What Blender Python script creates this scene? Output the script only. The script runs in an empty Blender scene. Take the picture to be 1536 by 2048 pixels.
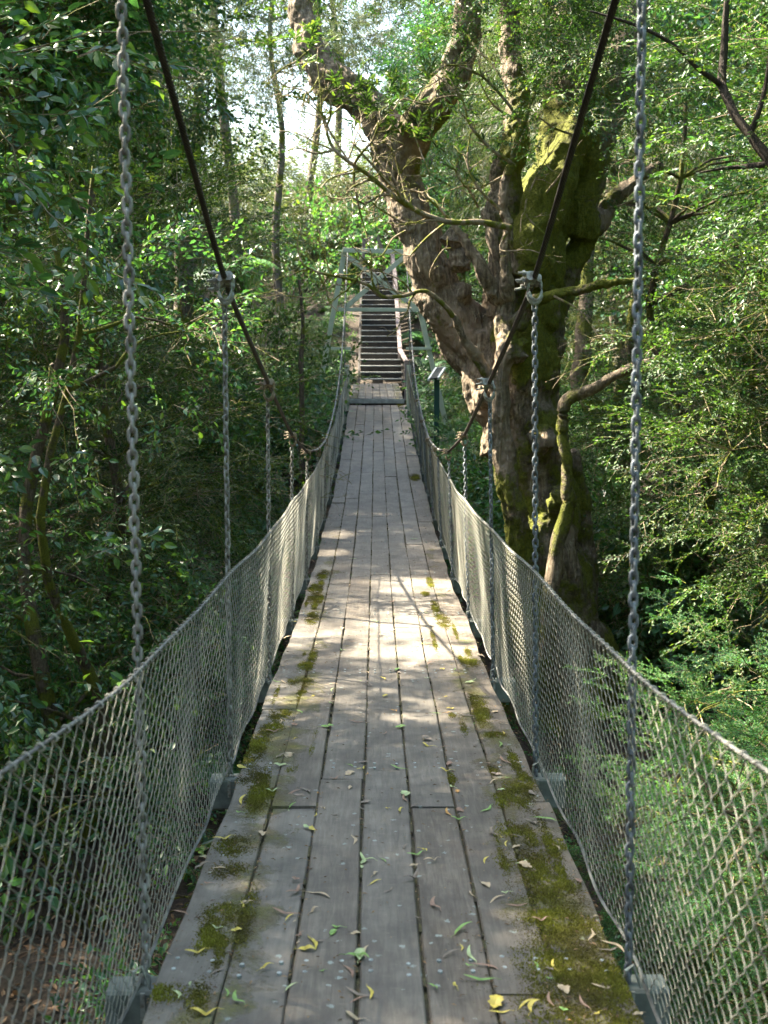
import bpy, math, random
import numpy as np
from mathutils import Vector
rng = np.random.default_rng(7); random.seed(7)
C = bpy.context.scene.collection
# ------------------------------------------------------------------ camera model (metres, x right, y along the bridge, z up)
F = 2368.; TH = math.radians(8.03); YAW = math.radians(.37); CAM = np.array([-.034, 0, 1.9])
fw = np.array([math.sin(YAW)*math.cos(TH), math.cos(YAW)*math.cos(TH), -math.sin(TH)])
rt = np.array([math.cos(YAW), -math.sin(YAW), 0]); up = np.cross(rt, fw)
def proj(p):
    d = np.asarray(p, float)-CAM; D = d@fw
    return 768+F*(d@rt)/D, 1024-F*(d@up)/D, D
def at(px, py, Y):
    r = fw+rt*(px-768)/F-up*(py-1024)/F
    return CAM+r*((Y-CAM[1])/r[1])
KY = np.array([-6, -3, 0, 2.5, 6.15, 9, 11.5, 13.67, 16, 18.6, 21.3, 23.87, 27])
KZ = np.array([-.72, -1.0, -1.30, -1.527, -1.747, -1.865, -1.905, -1.88, -1.78, -1.60, -1.4, -1.195, -.95])+1.9
_yy = np.linspace(-6, 27, 400); _zz = np.interp(_yy, KY, KZ)
_k = np.exp(-np.linspace(-2, 2, 25)**2); _k /= _k.sum()
_zs = np.convolve(np.pad(_zz, 12, mode='reflect', reflect_type='odd'), _k, mode='valid')
def deck(y): return np.interp(y, _yy, _zs)
def rail(y): return deck(y)+.78-.012*np.sin((np.asarray(y)-2.78)/1.72*math.pi)**2
CY = np.array([-4, -1, 1, 2.78, 4.5, 6.3, 7.9, 9.66, 11.4, 13.1, 14.8, 16.5, 18.2, 19.9, 21.6, 23.9])
CZ = np.array([5.5, 4.4, 3.6, 2.87, 2.12, 1.68, 1.30, 1.03, .90, .85, .95, 1.12, 1.42, 1.90, 2.60, 3.72])
def cable(y): return np.interp(y, CY, CZ)
def sstep(a, b, x):
    t = np.clip((x-a)/(b-a), 0, 1); return t*t*(3-2*t)
# terrain
HY = [-30, -8, 0, 3, 8, 13, 18, 24, 29, 37, 50, 80, 160]
HZ = [1.2, .3, -.3, -1.5, -2.3, -2.1, -1.2, .1, .8, 3.2, 5.2, 8.5, 13]
def wav(x, y):
    return (.22*np.sin(x*.9+y*.37)+.17*np.sin(-x*.53+y*1.1+1.3)+.09*np.sin(x*2.3-y*1.7)+.06*np.sin(x*3.9+y*3.1+.6))
def ground(x, y):
    x = np.asarray(x, float); y = np.asarray(y, float)
    h = np.interp(y, HY, HZ)+.16*np.maximum(np.abs(x)-3.5, 0)**1.15
    near = np.exp(-(x/1.6)**2)*sstep(20, 26, y)
    return h+wav(x, y)*(1-near)-.15*near
AZ = math.radians(63); EL = math.radians(50)
SUN = np.array([-math.sin(AZ)*math.cos(EL), math.cos(AZ)*math.cos(EL), math.sin(EL)])
# ------------------------------------------------------------------ mesh accumulation
class Acc:
    def __init__(s): s.v = []; s.f = []; s.r = []; s.m = []; s.n = 0
    def add(s, v, f, rnd=0., mat=0):
        v = np.asarray(v, float).reshape(-1, 3); f = np.asarray(f, np.int64).reshape(-1, 4)
        s.v.append(v); s.f.append(f+s.n); s.n += len(v)
        s.r.append(np.broadcast_to(np.asarray(rnd, float), (len(v),)).copy() if np.ndim(rnd) == 0 else np.asarray(rnd, float))
        s.m.append(np.full(len(f), mat, np.int32)); return s
    def mesh(s, name, mats, origin=(0, 0, 0), smooth=False):
        v = np.concatenate(s.v)-np.asarray(origin, float); f = np.concatenate(s.f); r = np.concatenate(s.r); m = np.concatenate(s.m)
        me = bpy.data.meshes.new(name)
        me.vertices.add(len(v)); me.vertices.foreach_set('co', v.astype(np.float32).ravel())
        me.loops.add(f.size); me.loops.foreach_set('vertex_index', f.astype(np.int32).ravel())
        me.polygons.add(len(f)); me.polygons.foreach_set('loop_start', (np.arange(len(f))*4).astype(np.int32))
        me.polygons.foreach_set('material_index', m)
        me.polygons.foreach_set('use_smooth', np.full(len(f), smooth))
        me.update(calc_edges=True)
        a = me.attributes.new('rnd', 'FLOAT', 'POINT'); a.data.foreach_set('value', r.astype(np.float32))
        for mt in (mats if isinstance(mats, (list, tuple)) else [mats]): me.materials.append(mt)
        return me
def frames(P):
    P = np.asarray(P, float); T = np.gradient(P, axis=0); T /= np.linalg.norm(T, axis=1, keepdims=True)+1e-12
    ref = np.array([0, 0, 1.]) if abs(T[:, 2]).mean() < .8 else np.array([1., 0, 0])
    A = np.cross(T, ref); A /= np.linalg.norm(A, axis=1, keepdims=True)+1e-12
    return T, A, np.cross(A, T)
def tube_arr(P, R, n=6, cap=False, lump=0, seed=0):
    P = np.asarray(P, float); k = len(P); R = np.broadcast_to(np.asarray(R, float), (k,))
    T, A, B = frames(P); a = np.arange(n)*2*math.pi/n
    RR = R[:, None]*np.ones((1, n))
    if lump:
        g = np.random.default_rng(seed); ph = g.random(4)*6.28; s = np.linspace(0, k*.5, k)[:, None]
        RR = RR*(1+lump*(np.sin(2*a[None]+s*.6+ph[0])+.7*np.sin(3*a[None]-s*.9+ph[1])+.5*np.sin(5*a[None]+s*1.7+ph[2])+(.55*np.sin(8*a[None]+s*.25+ph[3])+.4*np.sin(11*a[None]-s*.35+ph[1]) if n >= 20 else 0)))
    V = P[:, None]+RR[..., None]*(np.cos(a)[None, :, None]*A[:, None]+np.sin(a)[None, :, None]*B[:, None])
    i = np.arange(k-1)[:, None]*n; j = np.arange(n)[None]; j2 = (j+1) % n
    Fq = np.stack([i+j, i+j2, i+n+j2, i+n+j], -1).reshape(-1, 4); V = V.reshape(-1, 3)
    if cap:
        c0 = len(V); V = np.vstack([V, P[0]-T[0]*R[0]*.3, P[-1]+T[-1]*R[-1]*.3])
        q = []
        for a_ in range(0, n, 2): q.append([c0, (a_+2) % n, a_+1, a_]); q.append([c0+1, (k-1)*n+a_, (k-1)*n+a_+1, (k-1)*n+(a_+2) % n])
        Fq = np.vstack([Fq, q])
    return V, Fq
def tube(acc, P, R, n=6, mat=0, rnd=0., **k):
    V, f = tube_arr(P, R, n, **k); acc.add(V, f, rnd, mat)
def spline(P, m=6):
    P = np.asarray(P, float); k = len(P)
    if k < 3: return np.array([P[0]+(P[-1]-P[0])*t for t in np.linspace(0, 1, m+1)])
    Q = np.vstack([2*P[0]-P[1], P, 2*P[-1]-P[-2]]); out = []
    for i in range(1, k):
        for t in np.arange(m)/m:
            a, b, c, d = Q[i-1], Q[i], Q[i+1], Q[i+2]
            out.append(.5*((2*b)+(c-a)*t+(2*a-5*b+4*c-d)*t*t+(3*b-a-3*c+d)*t**3))
    out.append(P[-1]); return np.array(out)
BF = [[0, 3, 2, 1], [4, 5, 6, 7], [0, 1, 5, 4], [1, 2, 6, 5], [2, 3, 7, 6], [3, 0, 4, 7]]
def box(acc, c, s, mat=0, rnd=0., R=None, bev=.0):
    # a box with chamfered long edges (a swept octagon) when bev > 0
    c = np.asarray(c, float); s = np.asarray(s, float)/2
    if bev <= 0:
        v = np.array([[-1, -1, -1], [1, -1, -1], [1, 1, -1], [-1, 1, -1], [-1, -1, 1], [1, -1, 1], [1, 1, 1], [-1, 1, 1]])*s
        f = BF
    else:
        ax = int(np.argmax(s)); o = [i for i in range(3) if i != ax]; b = bev; v = []
        u, w = s[o[0]], s[o[1]]
        prof = [(-u+b, -w), (u-b, -w), (u, -w+b), (u, w-b), (u-b, w), (-u+b, w), (-u, w-b), (-u, -w+b)]
        for e in (-1, 1):
            for p in prof:
                q = [0, 0, 0]; q[ax] = e*s[ax]; q[o[0]] = p[0]; q[o[1]] = p[1]; v.append(q)
        v = np.array(v); f = [[i, (i+1) % 8, 8+(i+1) % 8, 8+i] for i in range(8)]
        f += [[0, 7, 2, 1], [7, 6, 3, 2], [6, 5, 4, 3], [8, 9, 10, 15], [15, 10, 11, 14], [14, 11, 12, 13]]
        if ax == 1: f = [q[::-1] for q in f]
    if R is not None: v = v@np.asarray(R).T
    acc.add(v+c, f, rnd, mat)
def beam(acc, a, b, w, h, mat=0, rnd=0., bev=.004, upv=(0, 0, 1)):
    a = np.asarray(a, float); b = np.asarray(b, float); d = b-a; L = np.linalg.norm(d); y = d/L
    x = np.cross(y, upv); x /= np.linalg.norm(x); z = np.cross(x, y)
    box(acc, (a+b)/2, (w, L, h), mat, rnd, np.stack([x, y, z], 1), bev)
# ------------------------------------------------------------------ objects
def link(name, me, parent=None, loc=(0, 0, 0)):
    o = bpy.data.objects.new(name, me); C.objects.link(o); o.location = loc
    if parent: o.parent = parent
    return o
def tag(o, label=None, cat=None, group=None, kind=None):
    if label: o['label'] = label
    if cat: o['category'] = cat
    if group: o['group'] = group
    if kind: o['kind'] = kind
    return o
def thing(name, label, cat, loc=(0, 0, 0), group=None):
    o = bpy.data.objects.new(name, None); C.objects.link(o); o.location = loc; o.empty_display_size = .1
    return tag(o, label, cat, group)
def copy_tree(o, parent=None):
    c = o.copy(); C.objects.link(c); c.parent = parent
    for ch in list(o.children): copy_tree(ch, c)
    return c
# ------------------------------------------------------------------ materials
def mat(name):
    m = bpy.data.materials.new(name); m.use_nodes = True; nt = m.node_tree; nt.nodes.clear()
    return m, nt
class N:
    def __init__(s, nt): s.nt = nt
    def n(s, t, **k):
        d = s.nt.nodes.new(t)
        for a, b in k.items():
            if a == 'ins':
                for i, v in b.items(): s.set(d, i, v)
            else: setattr(d, a, b)
        return d
    def set(s, d, i, v):
        if isinstance(v, bpy.types.NodeSocket): s.nt.links.new(v, d.inputs[i])
        else: d.inputs[i].default_value = v
    def math(s, op, a, b=None, c=None, clamp=False):
        d = s.n('ShaderNodeMath', operation=op, use_clamp=clamp); s.set(d, 0, a)
        if b is not None: s.set(d, 1, b)
        if c is not None: s.set(d, 2, c)
        return d.outputs[0]
    def noise(s, vec, scale, detail=4, rough=.55, out=0, dist=0):
        d = s.n('ShaderNodeTexNoise'); s.set(d, 'Vector', vec); s.set(d, 'Scale', scale); s.set(d, 'Detail', detail); s.set(d, 'Roughness', rough); s.set(d, 'Distortion', dist)
        return d.outputs[out]
    def map(s, vec, scale=(1, 1, 1), loc=(0, 0, 0)):
        d = s.n('ShaderNodeMapping'); s.set(d, 'Vector', vec); d.inputs['Scale'].default_value = scale; d.inputs['Location'].default_value = loc; return d.outputs[0]
    def ramp(s, f, stops, interp='LINEAR'):
        d = s.n('ShaderNodeValToRGB'); s.set(d, 0, f); r = d.color_ramp; r.interpolation = interp
        while len(r.elements) < len(stops): r.elements.new(.5)
        for e, (p, c) in zip(r.elements, stops): e.position = p; e.color = (c, c, c, 1) if np.ndim(c) == 0 else (*c, 1)
        return d.outputs[0]
    def mix(s, f, a, b, mode='MIX'):
        d = s.n('ShaderNodeMix', data_type='RGBA', blend_type=mode); s.set(d, 0, f)
        for i, v in ((6, a), (7, b)):
            if not isinstance(v, bpy.types.NodeSocket): v = (*v, 1)
            s.set(d, i, v)
        return d.outputs[2]
    def coord(s, k='Object'): return s.n('ShaderNodeTexCoord').outputs[k]
    def attr(s, nm='rnd'): return s.n('ShaderNodeAttribute', attribute_name=nm).outputs['Fac']
    def bump(s, h, st=.3, dist=.01):
        d = s.n('ShaderNodeBump'); s.set(d, 'Height', h); s.set(d, 'Strength', st); s.set(d, 'Distance', dist); return d.outputs[0]
    def out(s, col, rough=.6, bump=None, metal=0., spec=.5, sheen=0):
        p = s.n('ShaderNodeBsdfPrincipled'); s.set(p, 'Base Color', col if isinstance(col, bpy.types.NodeSocket) else (*col, 1))
        s.set(p, 'Roughness', rough); s.set(p, 'Metallic', metal); s.set(p, 'Specular IOR Level', spec)
        if sheen: s.set(p, 'Sheen Weight', sheen)
        if bump is not None: s.set(p, 'Normal', bump)
        o = s.n('ShaderNodeOutputMaterial'); s.nt.links.new(p.outputs[0], o.inputs[0]); return p, o
def leaf_mat(name, stops, trans=.4, rough=.42, spec=.5, tcol=(1.25, 1.3, .55)):
    m, nt = mat(name); g = N(nt)
    oi = g.n('ShaderNodeObjectInfo').outputs['Random']
    r = g.attr(); col = g.ramp(r, stops)
    big = g.noise(g.coord('Object'), 1.3, 2)
    hsv = g.n('ShaderNodeHueSaturation'); g.set(hsv, 'Color', col)
    g.set(hsv, 'Hue', g.math('MULTIPLY_ADD', oi, .03, .488)); g.set(hsv, 'Value', g.math('ADD', g.math('MULTIPLY_ADD', oi, .35, .55), g.math('MULTIPLY', big, .6)))
    col = hsv.outputs[0]
    p = g.n('ShaderNodeBsdfPrincipled'); g.set(p, 'Base Color', col); g.set(p, 'Roughness', rough); g.set(p, 'Specular IOR Level', spec)
    t = g.n('ShaderNodeBsdfTranslucent'); g.set(t, 0, g.mix(1., col, tcol, 'MULTIPLY'))
    mx = g.n('ShaderNodeMixShader'); g.set(mx, 0, trans); nt.links.new(p.outputs[0], mx.inputs[1]); nt.links.new(t.outputs[0], mx.inputs[2])
    o = g.n('ShaderNodeOutputMaterial'); nt.links.new(mx.outputs[0], o.inputs[0]); return m
def flat_mat(name, col, rough=.6, var=.25, scale=12, metal=0., bumpst=.2, spec=.4, col2=None):
    m, nt = mat(name); g = N(nt); c = g.coord()
    n = g.noise(c, scale, 5); a = [x*(1-var) for x in col]; b = [min(1, x*(1+var)) for x in col] if col2 is None else col2
    g.out(g.ramp(n, [(.3, a), (.7, b)]), rough, g.bump(g.noise(c, scale*4, 4), bumpst, .004), metal, spec); return m
M = {}
M['broad'] = leaf_mat('broad_leaf', [(0, (.028, .080, .038)), (.45, (.046, .135, .052)), (.8, (.075, .18, .045)), (1, (.12, .23, .035))], .42, .34, .65)
M['fine'] = leaf_mat('fine_leaf', [(0, (.034, .10, .04)), (.5, (.06, .165, .058)), (1, (.10, .22, .06))], .45, .55, .35)
M['small'] = leaf_mat('small_leaf', [(0, (.020, .046, .016)), (.5, (.040, .086, .021)), (.9, (.072, .13, .025)), (1, (.12, .155, .03))], .40, .5, .35)
M['gum'] = leaf_mat('gum_leaf', [(0, (.05, .075, .04)), (.5, (.075, .11, .055)), (1, (.12, .15, .06))], .35, .45, .45)
M['fern'] = leaf_mat('fern_leaf', [(0, (.04, .10, .04)), (.6, (.06, .15, .06)), (1, (.10, .20, .06))], .4, .5, .4)
M['dry'] = leaf_mat('dry_leaf', [(0, (.07, .042, .022)), (.5, (.14, .08, .04)), (1, (.28, .18, .10))], .12, .65, .3, (1.1, 1, .8))
def mossbias(g, c):
    # the left stem of the big tree is bare brown bark, the central limb and the foot are mossy (object space of the tree)
    s = g.n('ShaderNodeSeparateXYZ'); g.set(s, 0, c)
    left = g.n('ShaderNodeMapRange'); g.set(left, 0, g.math('ADD', s.outputs[0], g.math('MULTIPLY', s.outputs[2], -.02))); g.set(left, 1, -.75); g.set(left, 2, -1.0); g.set(left, 3, 0.); g.set(left, 4, -.13)
    d = g.n('ShaderNodeVectorMath', operation='DISTANCE'); g.set(d, 0, g.map(c, (1, .3, .45))); d.inputs[1].default_value = (-.38, 0, 2.4)
    mid = g.n('ShaderNodeMapRange'); g.set(mid, 0, d.outputs['Value']); g.set(mid, 1, .2); g.set(mid, 2, .75); g.set(mid, 3, .26); g.set(mid, 4, 0.)
    top = g.n('ShaderNodeMapRange'); g.set(top, 0, s.outputs[2]); g.set(top, 1, 6.2); g.set(top, 2, 7.2); g.set(top, 3, 0.); g.set(top, 4, -.10)
    foot = g.n('ShaderNodeMapRange'); g.set(foot, 0, g.math('SUBTRACT', s.outputs[2], g.math('MULTIPLY', s.outputs[0], .8))); g.set(foot, 1, 1.8); g.set(foot, 2, 3.4); g.set(foot, 3, .035); g.set(foot, 4, 0.)
    return g.math('ADD', g.math('ADD', g.math('ADD', left.outputs[0], mid.outputs[0]), top.outputs[0]), foot.outputs[0])
M['moss'] = leaf_mat('deck_moss', [(0, (.055, .045, .02)), (.4, (.11, .10, .022)), (.8, (.175, .172, .028)), (1, (.25, .26, .035))], .25, .8, .15, (1.1, 1.1, .6))
def bark_mat(name, cols, moss=.0, mosscol=((.055, .065, .008), (.17, .18, .016)), sc=1., pale=None):
    m, nt = mat(name); g = N(nt); c = g.coord()
    st = g.map(c, (9*sc, 9*sc, 1.2*sc)); n1 = g.noise(st, 3, 8, .65, dist=.6); n2 = g.noise(c, 1.6*sc, 4); n3 = g.noise(c, 24*sc, 5, .7)
    col = g.ramp(g.math('ADD', g.math('MULTIPLY', n1, .65), g.math('MULTIPLY', n3, .35)), [(.37, cols[0]), (.5, cols[1]), (.63, cols[2])])
    if pale: col = g.mix(g.ramp(g.noise(c, 1.1*sc, 3, .5, dist=.5), [(.56, 0.), (.62, 1.)]), col, pale)
    h = g.math('ADD', n1, g.math('MULTIPLY', n3, .3)); rough = .85
    rd = g.n('ShaderNodeTexNoise', noise_type='RIDGED_MULTIFRACTAL'); g.set(rd, 'Vector', g.map(c, (7*sc, 7*sc, 1.0*sc))); g.set(rd, 'Scale', 2.4); g.set(rd, 'Detail', 6.); g.set(rd, 'Roughness', .55); g.set(rd, 'Distortion', .35)
    fz = g.ramp(rd.outputs[0], [(.25, 1.), (.55, 0.)]); col = g.mix(g.math('MULTIPLY', fz, .45), col, [x*.55 for x in cols[0]]); h = g.math('SUBTRACT', h, g.math('MULTIPLY', fz, .9))
    if moss:
        mk = g.math('ADD', g.math('ADD', n2, g.math('MULTIPLY', n3, .22)), mossbias(g, c) if moss > .3 else g.attr())
        t0 = .60 if moss > .3 else .62-moss*.3; mk = g.ramp(mk, [(t0, 0.), (t0+.07, 1.)])
        mc = g.ramp(g.noise(c, 40*sc, 4, .7), [(.3, mosscol[0]), (.7, mosscol[1])])
        col = g.mix(mk, col, mc); h = g.math('ADD', h, g.math('MULTIPLY', mk, g.math('MULTIPLY_ADD', g.noise(c, 90*sc, 3), .8, .3)))
    g.out(col, rough, g.bump(h, .95, .05/sc), 0, .25); return m
M['bark_big'] = bark_mat('mossy_bark', [(.06, .047, .034), (.24, .185, .122), (.50, .42, .30)], .40, pale=(.34, .26, .18))
M['bark'] = bark_mat('grey_bark', [(.04, .03, .02), (.12, .09, .06), (.24, .19, .13)], .12, sc=2.5)
M['bark_dark'] = bark_mat('dark_bark', [(.02, .015, .01), (.05, .037, .025), (.10, .075, .05)], .1, sc=3)
M['twig'] = bark_mat('dead_twig', [(.15, .115, .07), (.33, .26, .17), (.50, .42, .30)], .12, sc=5)
M['far_bark'] = bark_mat('far_bark', [(.08, .065, .05), (.17, .14, .11), (.30, .26, .21)], .05, sc=1.2)
# deck timber: weathered grey boards, moss patches and lichen spots of their own
m, nt = mat('weathered_deck'); g = N(nt); c = g.coord(); r = g.attr()
off = g.n('ShaderNodeCombineXYZ'); g.set(off, 0, g.math('MULTIPLY', r, 13.)); g.set(off, 1, g.math('MULTIPLY', r, 29.))
cc = g.n('ShaderNodeVectorMath', operation='ADD'); g.set(cc, 0, c); g.set(cc, 1, off.outputs[0])
gr = g.noise(g.map(cc.outputs[0], (34, 2.2, 20)), 2.2, 8, .7, dist=.6); gb = g.noise(c, 2.6, 4); fi = g.noise(c, 70, 4, .7)
col = g.ramp(g.math('ADD', g.math('MULTIPLY', gr, .75), g.math('MULTIPLY', gb, .25)), [(.3, (.062, .049, .036)), (.5, (.120, .099, .076)), (.72, (.195, .170, .136))])
col = g.mix(g.ramp(r, [(0, 0.), (1, .45)]), col, (.165, .165, .150))
blot = g.ramp(g.noise(c, 5.5, 5, .6), [(.36, .62), (.6, 1.)]); col = g.mix(1., col, blot, 'MULTIPLY')
scr = g.ramp(g.noise(g.map(cc.outputs[0], (6, 26, 5)), 3.5, 5, .75), [(.60, 0.), (.72, .28)]); col = g.mix(scr, col, (.32, .27, .23))
vor = g.n('ShaderNodeTexVoronoi', feature='F1'); g.set(vor, 'Vector', c); g.set(vor, 'Scale', 15.); g.set(vor, 'Randomness', 1.)
li = g.math('LESS_THAN', g.math('ADD', vor.outputs['Distance'], g.math('MULTIPLY', fi, .5)), .36)
li = g.math('MULTIPLY', li, g.math('GREATER_THAN', g.noise(c, 1.7, 3), .47)); col = g.mix(g.math('MULTIPLY', li, .55), col, (.30, .36, .33))
damp = g.ramp(g.noise(g.map(c, (1, .45, 1), (7, 3, 0)), 4.2, 6, .65, dist=.5), [(.50, 0.), (.66, .6)]); col = g.mix(damp, col, (.055, .045, .038))
sx = g.n('ShaderNodeSeparateXYZ'); g.set(sx, 0, c); ax = g.math('ABSOLUTE', g.math('SUBTRACT', sx.outputs[0], .02))
edge = g.math('MULTIPLY', g.ramp(ax, [(.05, .45), (.42, 1.)]), g.ramp(ax, [(.46, 1.), (.60, .80)]))
yf = g.n('ShaderNodeMapRange'); g.set(yf, 0, sx.outputs[1]); g.set(yf, 1, 3.4); g.set(yf, 2, 14.); g.set(yf, 3, 1.); g.set(yf, 4, .80)
ms = g.math('ADD', g.noise(g.map(c, (1, .75, 1), (2.3, .4, 0)), 3.4, 8, .68, dist=.35), g.math('MULTIPLY', fi, .16))
ms = g.math('MULTIPLY', ms, g.math('MULTIPLY', edge, yf.outputs[0])); mk = g.ramp(ms, [(.54, 0.), (.60, .6), (.70, .9)])
mc = g.ramp(g.noise(c, 130, 4, .75), [(.3, (.035, .038, .010)), (.7, (.135, .135, .022))]); mc = g.mix(g.ramp(g.noise(c, 9, 3), [(.4, 0.), (.62, .75)]), mc, (.075, .055, .03))
col = g.mix(g.math('MULTIPLY', mk, .93), col, mc)
h = g.math('ADD', g.math('MULTIPLY', gr, .35), g.math('MULTIPLY', mk, g.math('MULTIPLY_ADD', g.noise(c, 160, 4), 1.6, .9)))
g.out(col, g.mix(mk, (.62, .62, .62), (.95, .95, .95)), g.bump(h, .6, .006), 0, .35); M['deck'] = m
# dirt and moss that fill the joints
m, nt = mat('joint_dirt'); g = N(nt); c = g.coord(); g.out(g.ramp(g.noise(c, 22, 4), [(.35, (.03, .022, .014)), (.6, (.06, .055, .02)), (.75, (.13, .12, .04))]), .95, g.bump(g.noise(c, 120, 3), .8, .01)); M['dirt'] = m
M['bearer'] = flat_mat('grey_green_timber', (.10, .115, .10), .8, .4, 16)
M['paint'] = flat_mat('faded_green_paint', (.42, .45, .34), .6, .12, 7, bumpst=.1)
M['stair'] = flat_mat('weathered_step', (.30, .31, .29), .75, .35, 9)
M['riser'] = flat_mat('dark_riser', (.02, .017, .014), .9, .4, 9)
M['railwood'] = flat_mat('purple_grey_timber', (.22, .18, .17), .8, .3, 8)
M['galv'] = flat_mat('galvanised_steel', (.15, .135, .11), .7, .5, 25, .15, .4, col2=(.33, .33, .30))
M['nail'] = flat_mat('zinc_nail_head', (.20, .23, .22), .6, .4, 60, .2, .2, col2=(.38, .42, .40))
M['galvdark'] = flat_mat('blue_grey_steel', (.075, .085, .09), .68, .4, 25, .2, .4, col2=(.21, .24, .26))
M['wire'] = flat_mat('weathered_net_wire', (.19, .205, .18), .6, .35, 3, .1, .1, col2=(.37, .35, .28))
M['rust'] = flat_mat('rust_brown_cable', (.011, .009, .008), .65, .5, 14, .1, .3, col2=(.034, .025, .020))
M['railcable'] = flat_mat('grey_rail_cable', (.10, .10, .095), .7, .4, 10, .15, .3, col2=(.24, .24, .22))
M['iron'] = flat_mat('clamp_iron', (.15, .12, .08), .75, .4, 45, .1, .5, col2=(.33, .36, .32))
M['ironrust'] = flat_mat('rusty_clamp', (.13, .09, .05), .8, .4, 30, .1, .4, col2=(.30, .25, .17))
M['white'] = flat_mat('off_white_panel_edge', (.62, .64, .6), .5, .08, 6)
M['signface'] = flat_mat('dark_sign_face', (.03, .035, .03), .8, .2, 6)
M['green'] = flat_mat('dark_green_post', (.01, .05, .04), .5, .2, 6)
m, nt = mat('forest_soil'); g = N(nt); c = g.coord(); n = g.noise(c, 1.3, 6, .6); n2 = g.noise(c, 18, 6, .7)
col = g.ramp(g.math('ADD', g.math('MULTIPLY', n, .5), g.math('MULTIPLY', n2, .5)), [(.3, (.016, .012, .008)), (.5, (.045, .032, .020)), (.7, (.095, .068, .042))])
g.out(col, .95, g.bump(n2, 1., .06)); M['soil'] = m
# ------------------------------------------------------------------ the setting
xs = np.concatenate([-np.geomspace(90, 7, 30), np.linspace(-6.6, 6.6, 110), np.geomspace(7, 90, 30)])
ys = np.concatenate([np.linspace(-32, -3, 20), np.linspace(-2.6, 40, 240), np.geomspace(41, 160, 30)])
X, Y = np.meshgrid(xs, ys); V = np.stack([X, Y, ground(X, Y)], -1).reshape(-1, 3); nx = len(xs)
i, j = np.meshgrid(np.arange(nx-1), np.arange(len(ys)-1)); q = (j*nx+i).ravel()
tag(link('ground', Acc().add(V, np.stack([q, q+1, q+nx+1, q+nx], 1)).mesh('ground', M['soil'], smooth=True)), kind='structure')
# ------------------------------------------------------------------ leaf and spray templates
def leaf_t(L, W, fold=.12, kind='hex'):
    if kind == 'hex':
        v = [[0, 0, 0], [W*.42, L*.28, fold*W], [W*.40, L*.62, fold*W], [0, L, -.10*L], [-W*.40, L*.62, fold*W], [-W*.42, L*.28, fold*W], [0, L*.5, -.02*L]]
        return np.array(v), np.array([[0, 1, 2, 6], [6, 2, 3, 4], [0, 6, 4, 5]])
    v = [[0, 0, 0], [W*.5, L*.45, fold*W], [0, L, -.06*L], [-W*.5, L*.45, fold*W]]
    return np.array(v), np.array([[0, 1, 2, 3]])
def basis(d, n):
    d = d/(np.linalg.norm(d, axis=-1, keepdims=True)+1e-9); x = np.cross(d, n); x /= np.linalg.norm(x, axis=-1, keepdims=True)+1e-9
    return np.stack([x, d, np.cross(x, d)], -1)
def make_spray(rg, length, nside, leaf, nleaf, gap, droop=.25, nz=.45, lsz=(.7, 1.15), fwd=.7, side_len=.45, thick=.004, spread=1.):
    """returns leaf verts/faces template transformed into one spray mesh + twigs (local +y forward)"""
    lv, lf = leaf; vs, fs, rs, nv = [], [], [], 0; tw = Acc()
    stems = []
    t = np.linspace(0, 1, 6); main = np.stack([.04*length*np.sin(t*5+rg.random()*6), t*length, -droop*length*t*t+.03*length*np.sin(t*7)], 1); stems.append((main, thick, length))
    for k in range(nside):
        s = .12+.8*(k+.5)/nside; b = np.array([np.interp(s, t, main[:, a]) for a in range(3)]); sg = 1 if k % 2 else -1
        L = length*side_len*(1.15-.7*s)*rg.uniform(.7, 1.2); ang = rg.uniform(.6, 1.1)*sg; u = np.linspace(0, 1, 4)[:, None]
        dirv = np.array([math.sin(ang)*spread, math.cos(ang), rg.normal(0, .22)]); stems.append((b+dirv*L*u+np.array([0, 0, -droop*L])*u*u, thick*.6, L))
    tot = sum(s[2] for s in stems); P, Mx, Rn = [], [], []
    for st, th, L in stems:
        tube(tw, st, np.linspace(th, th*.4, len(st)), 3)
        k = max(2, int(round(nleaf*L/tot))); u = np.linspace(.12, 1, k)
        for a, uu in enumerate(u):
            x = uu*(len(st)-1); i0 = min(int(x), len(st)-2); p = st[i0]+(st[i0+1]-st[i0])*(x-i0); td = st[i0+1]-st[i0]; td = td/np.linalg.norm(td)
            sg = 1 if a % 2 else -1; sd = np.cross(td, [0, 0, 1]); w = fwd if uu < .95 else 3
            d = td*w+sd*sg*rg.uniform(.6, 1.2)+rg.normal(0, .28, 3)+np.array([0, 0, -gap])
            nn = np.array([0, 0, 1.])+rg.normal(0, nz, 3); B = basis(d, nn); P.append(p); Mx.append(B*rg.uniform(*lsz)); Rn.append(rg.random())
    P = np.array(P); Mx = np.array(Mx); Rn = np.array(Rn)
    V = P[:, None]+np.einsum('nij,kj->nki', Mx, lv); nL = len(P); Fq = (lf[None]+np.arange(nL)[:, None, None]*len(lv)).reshape(-1, 4)
    return dict(v=V.reshape(-1, 3), f=Fq, r=np.repeat(Rn, len(lv)), per=len(lv), fper=len(lf), n=nL, c=P, tv=np.concatenate(tw.v), tf=np.concatenate(tw.f))
R_ = np.random.default_rng
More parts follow.
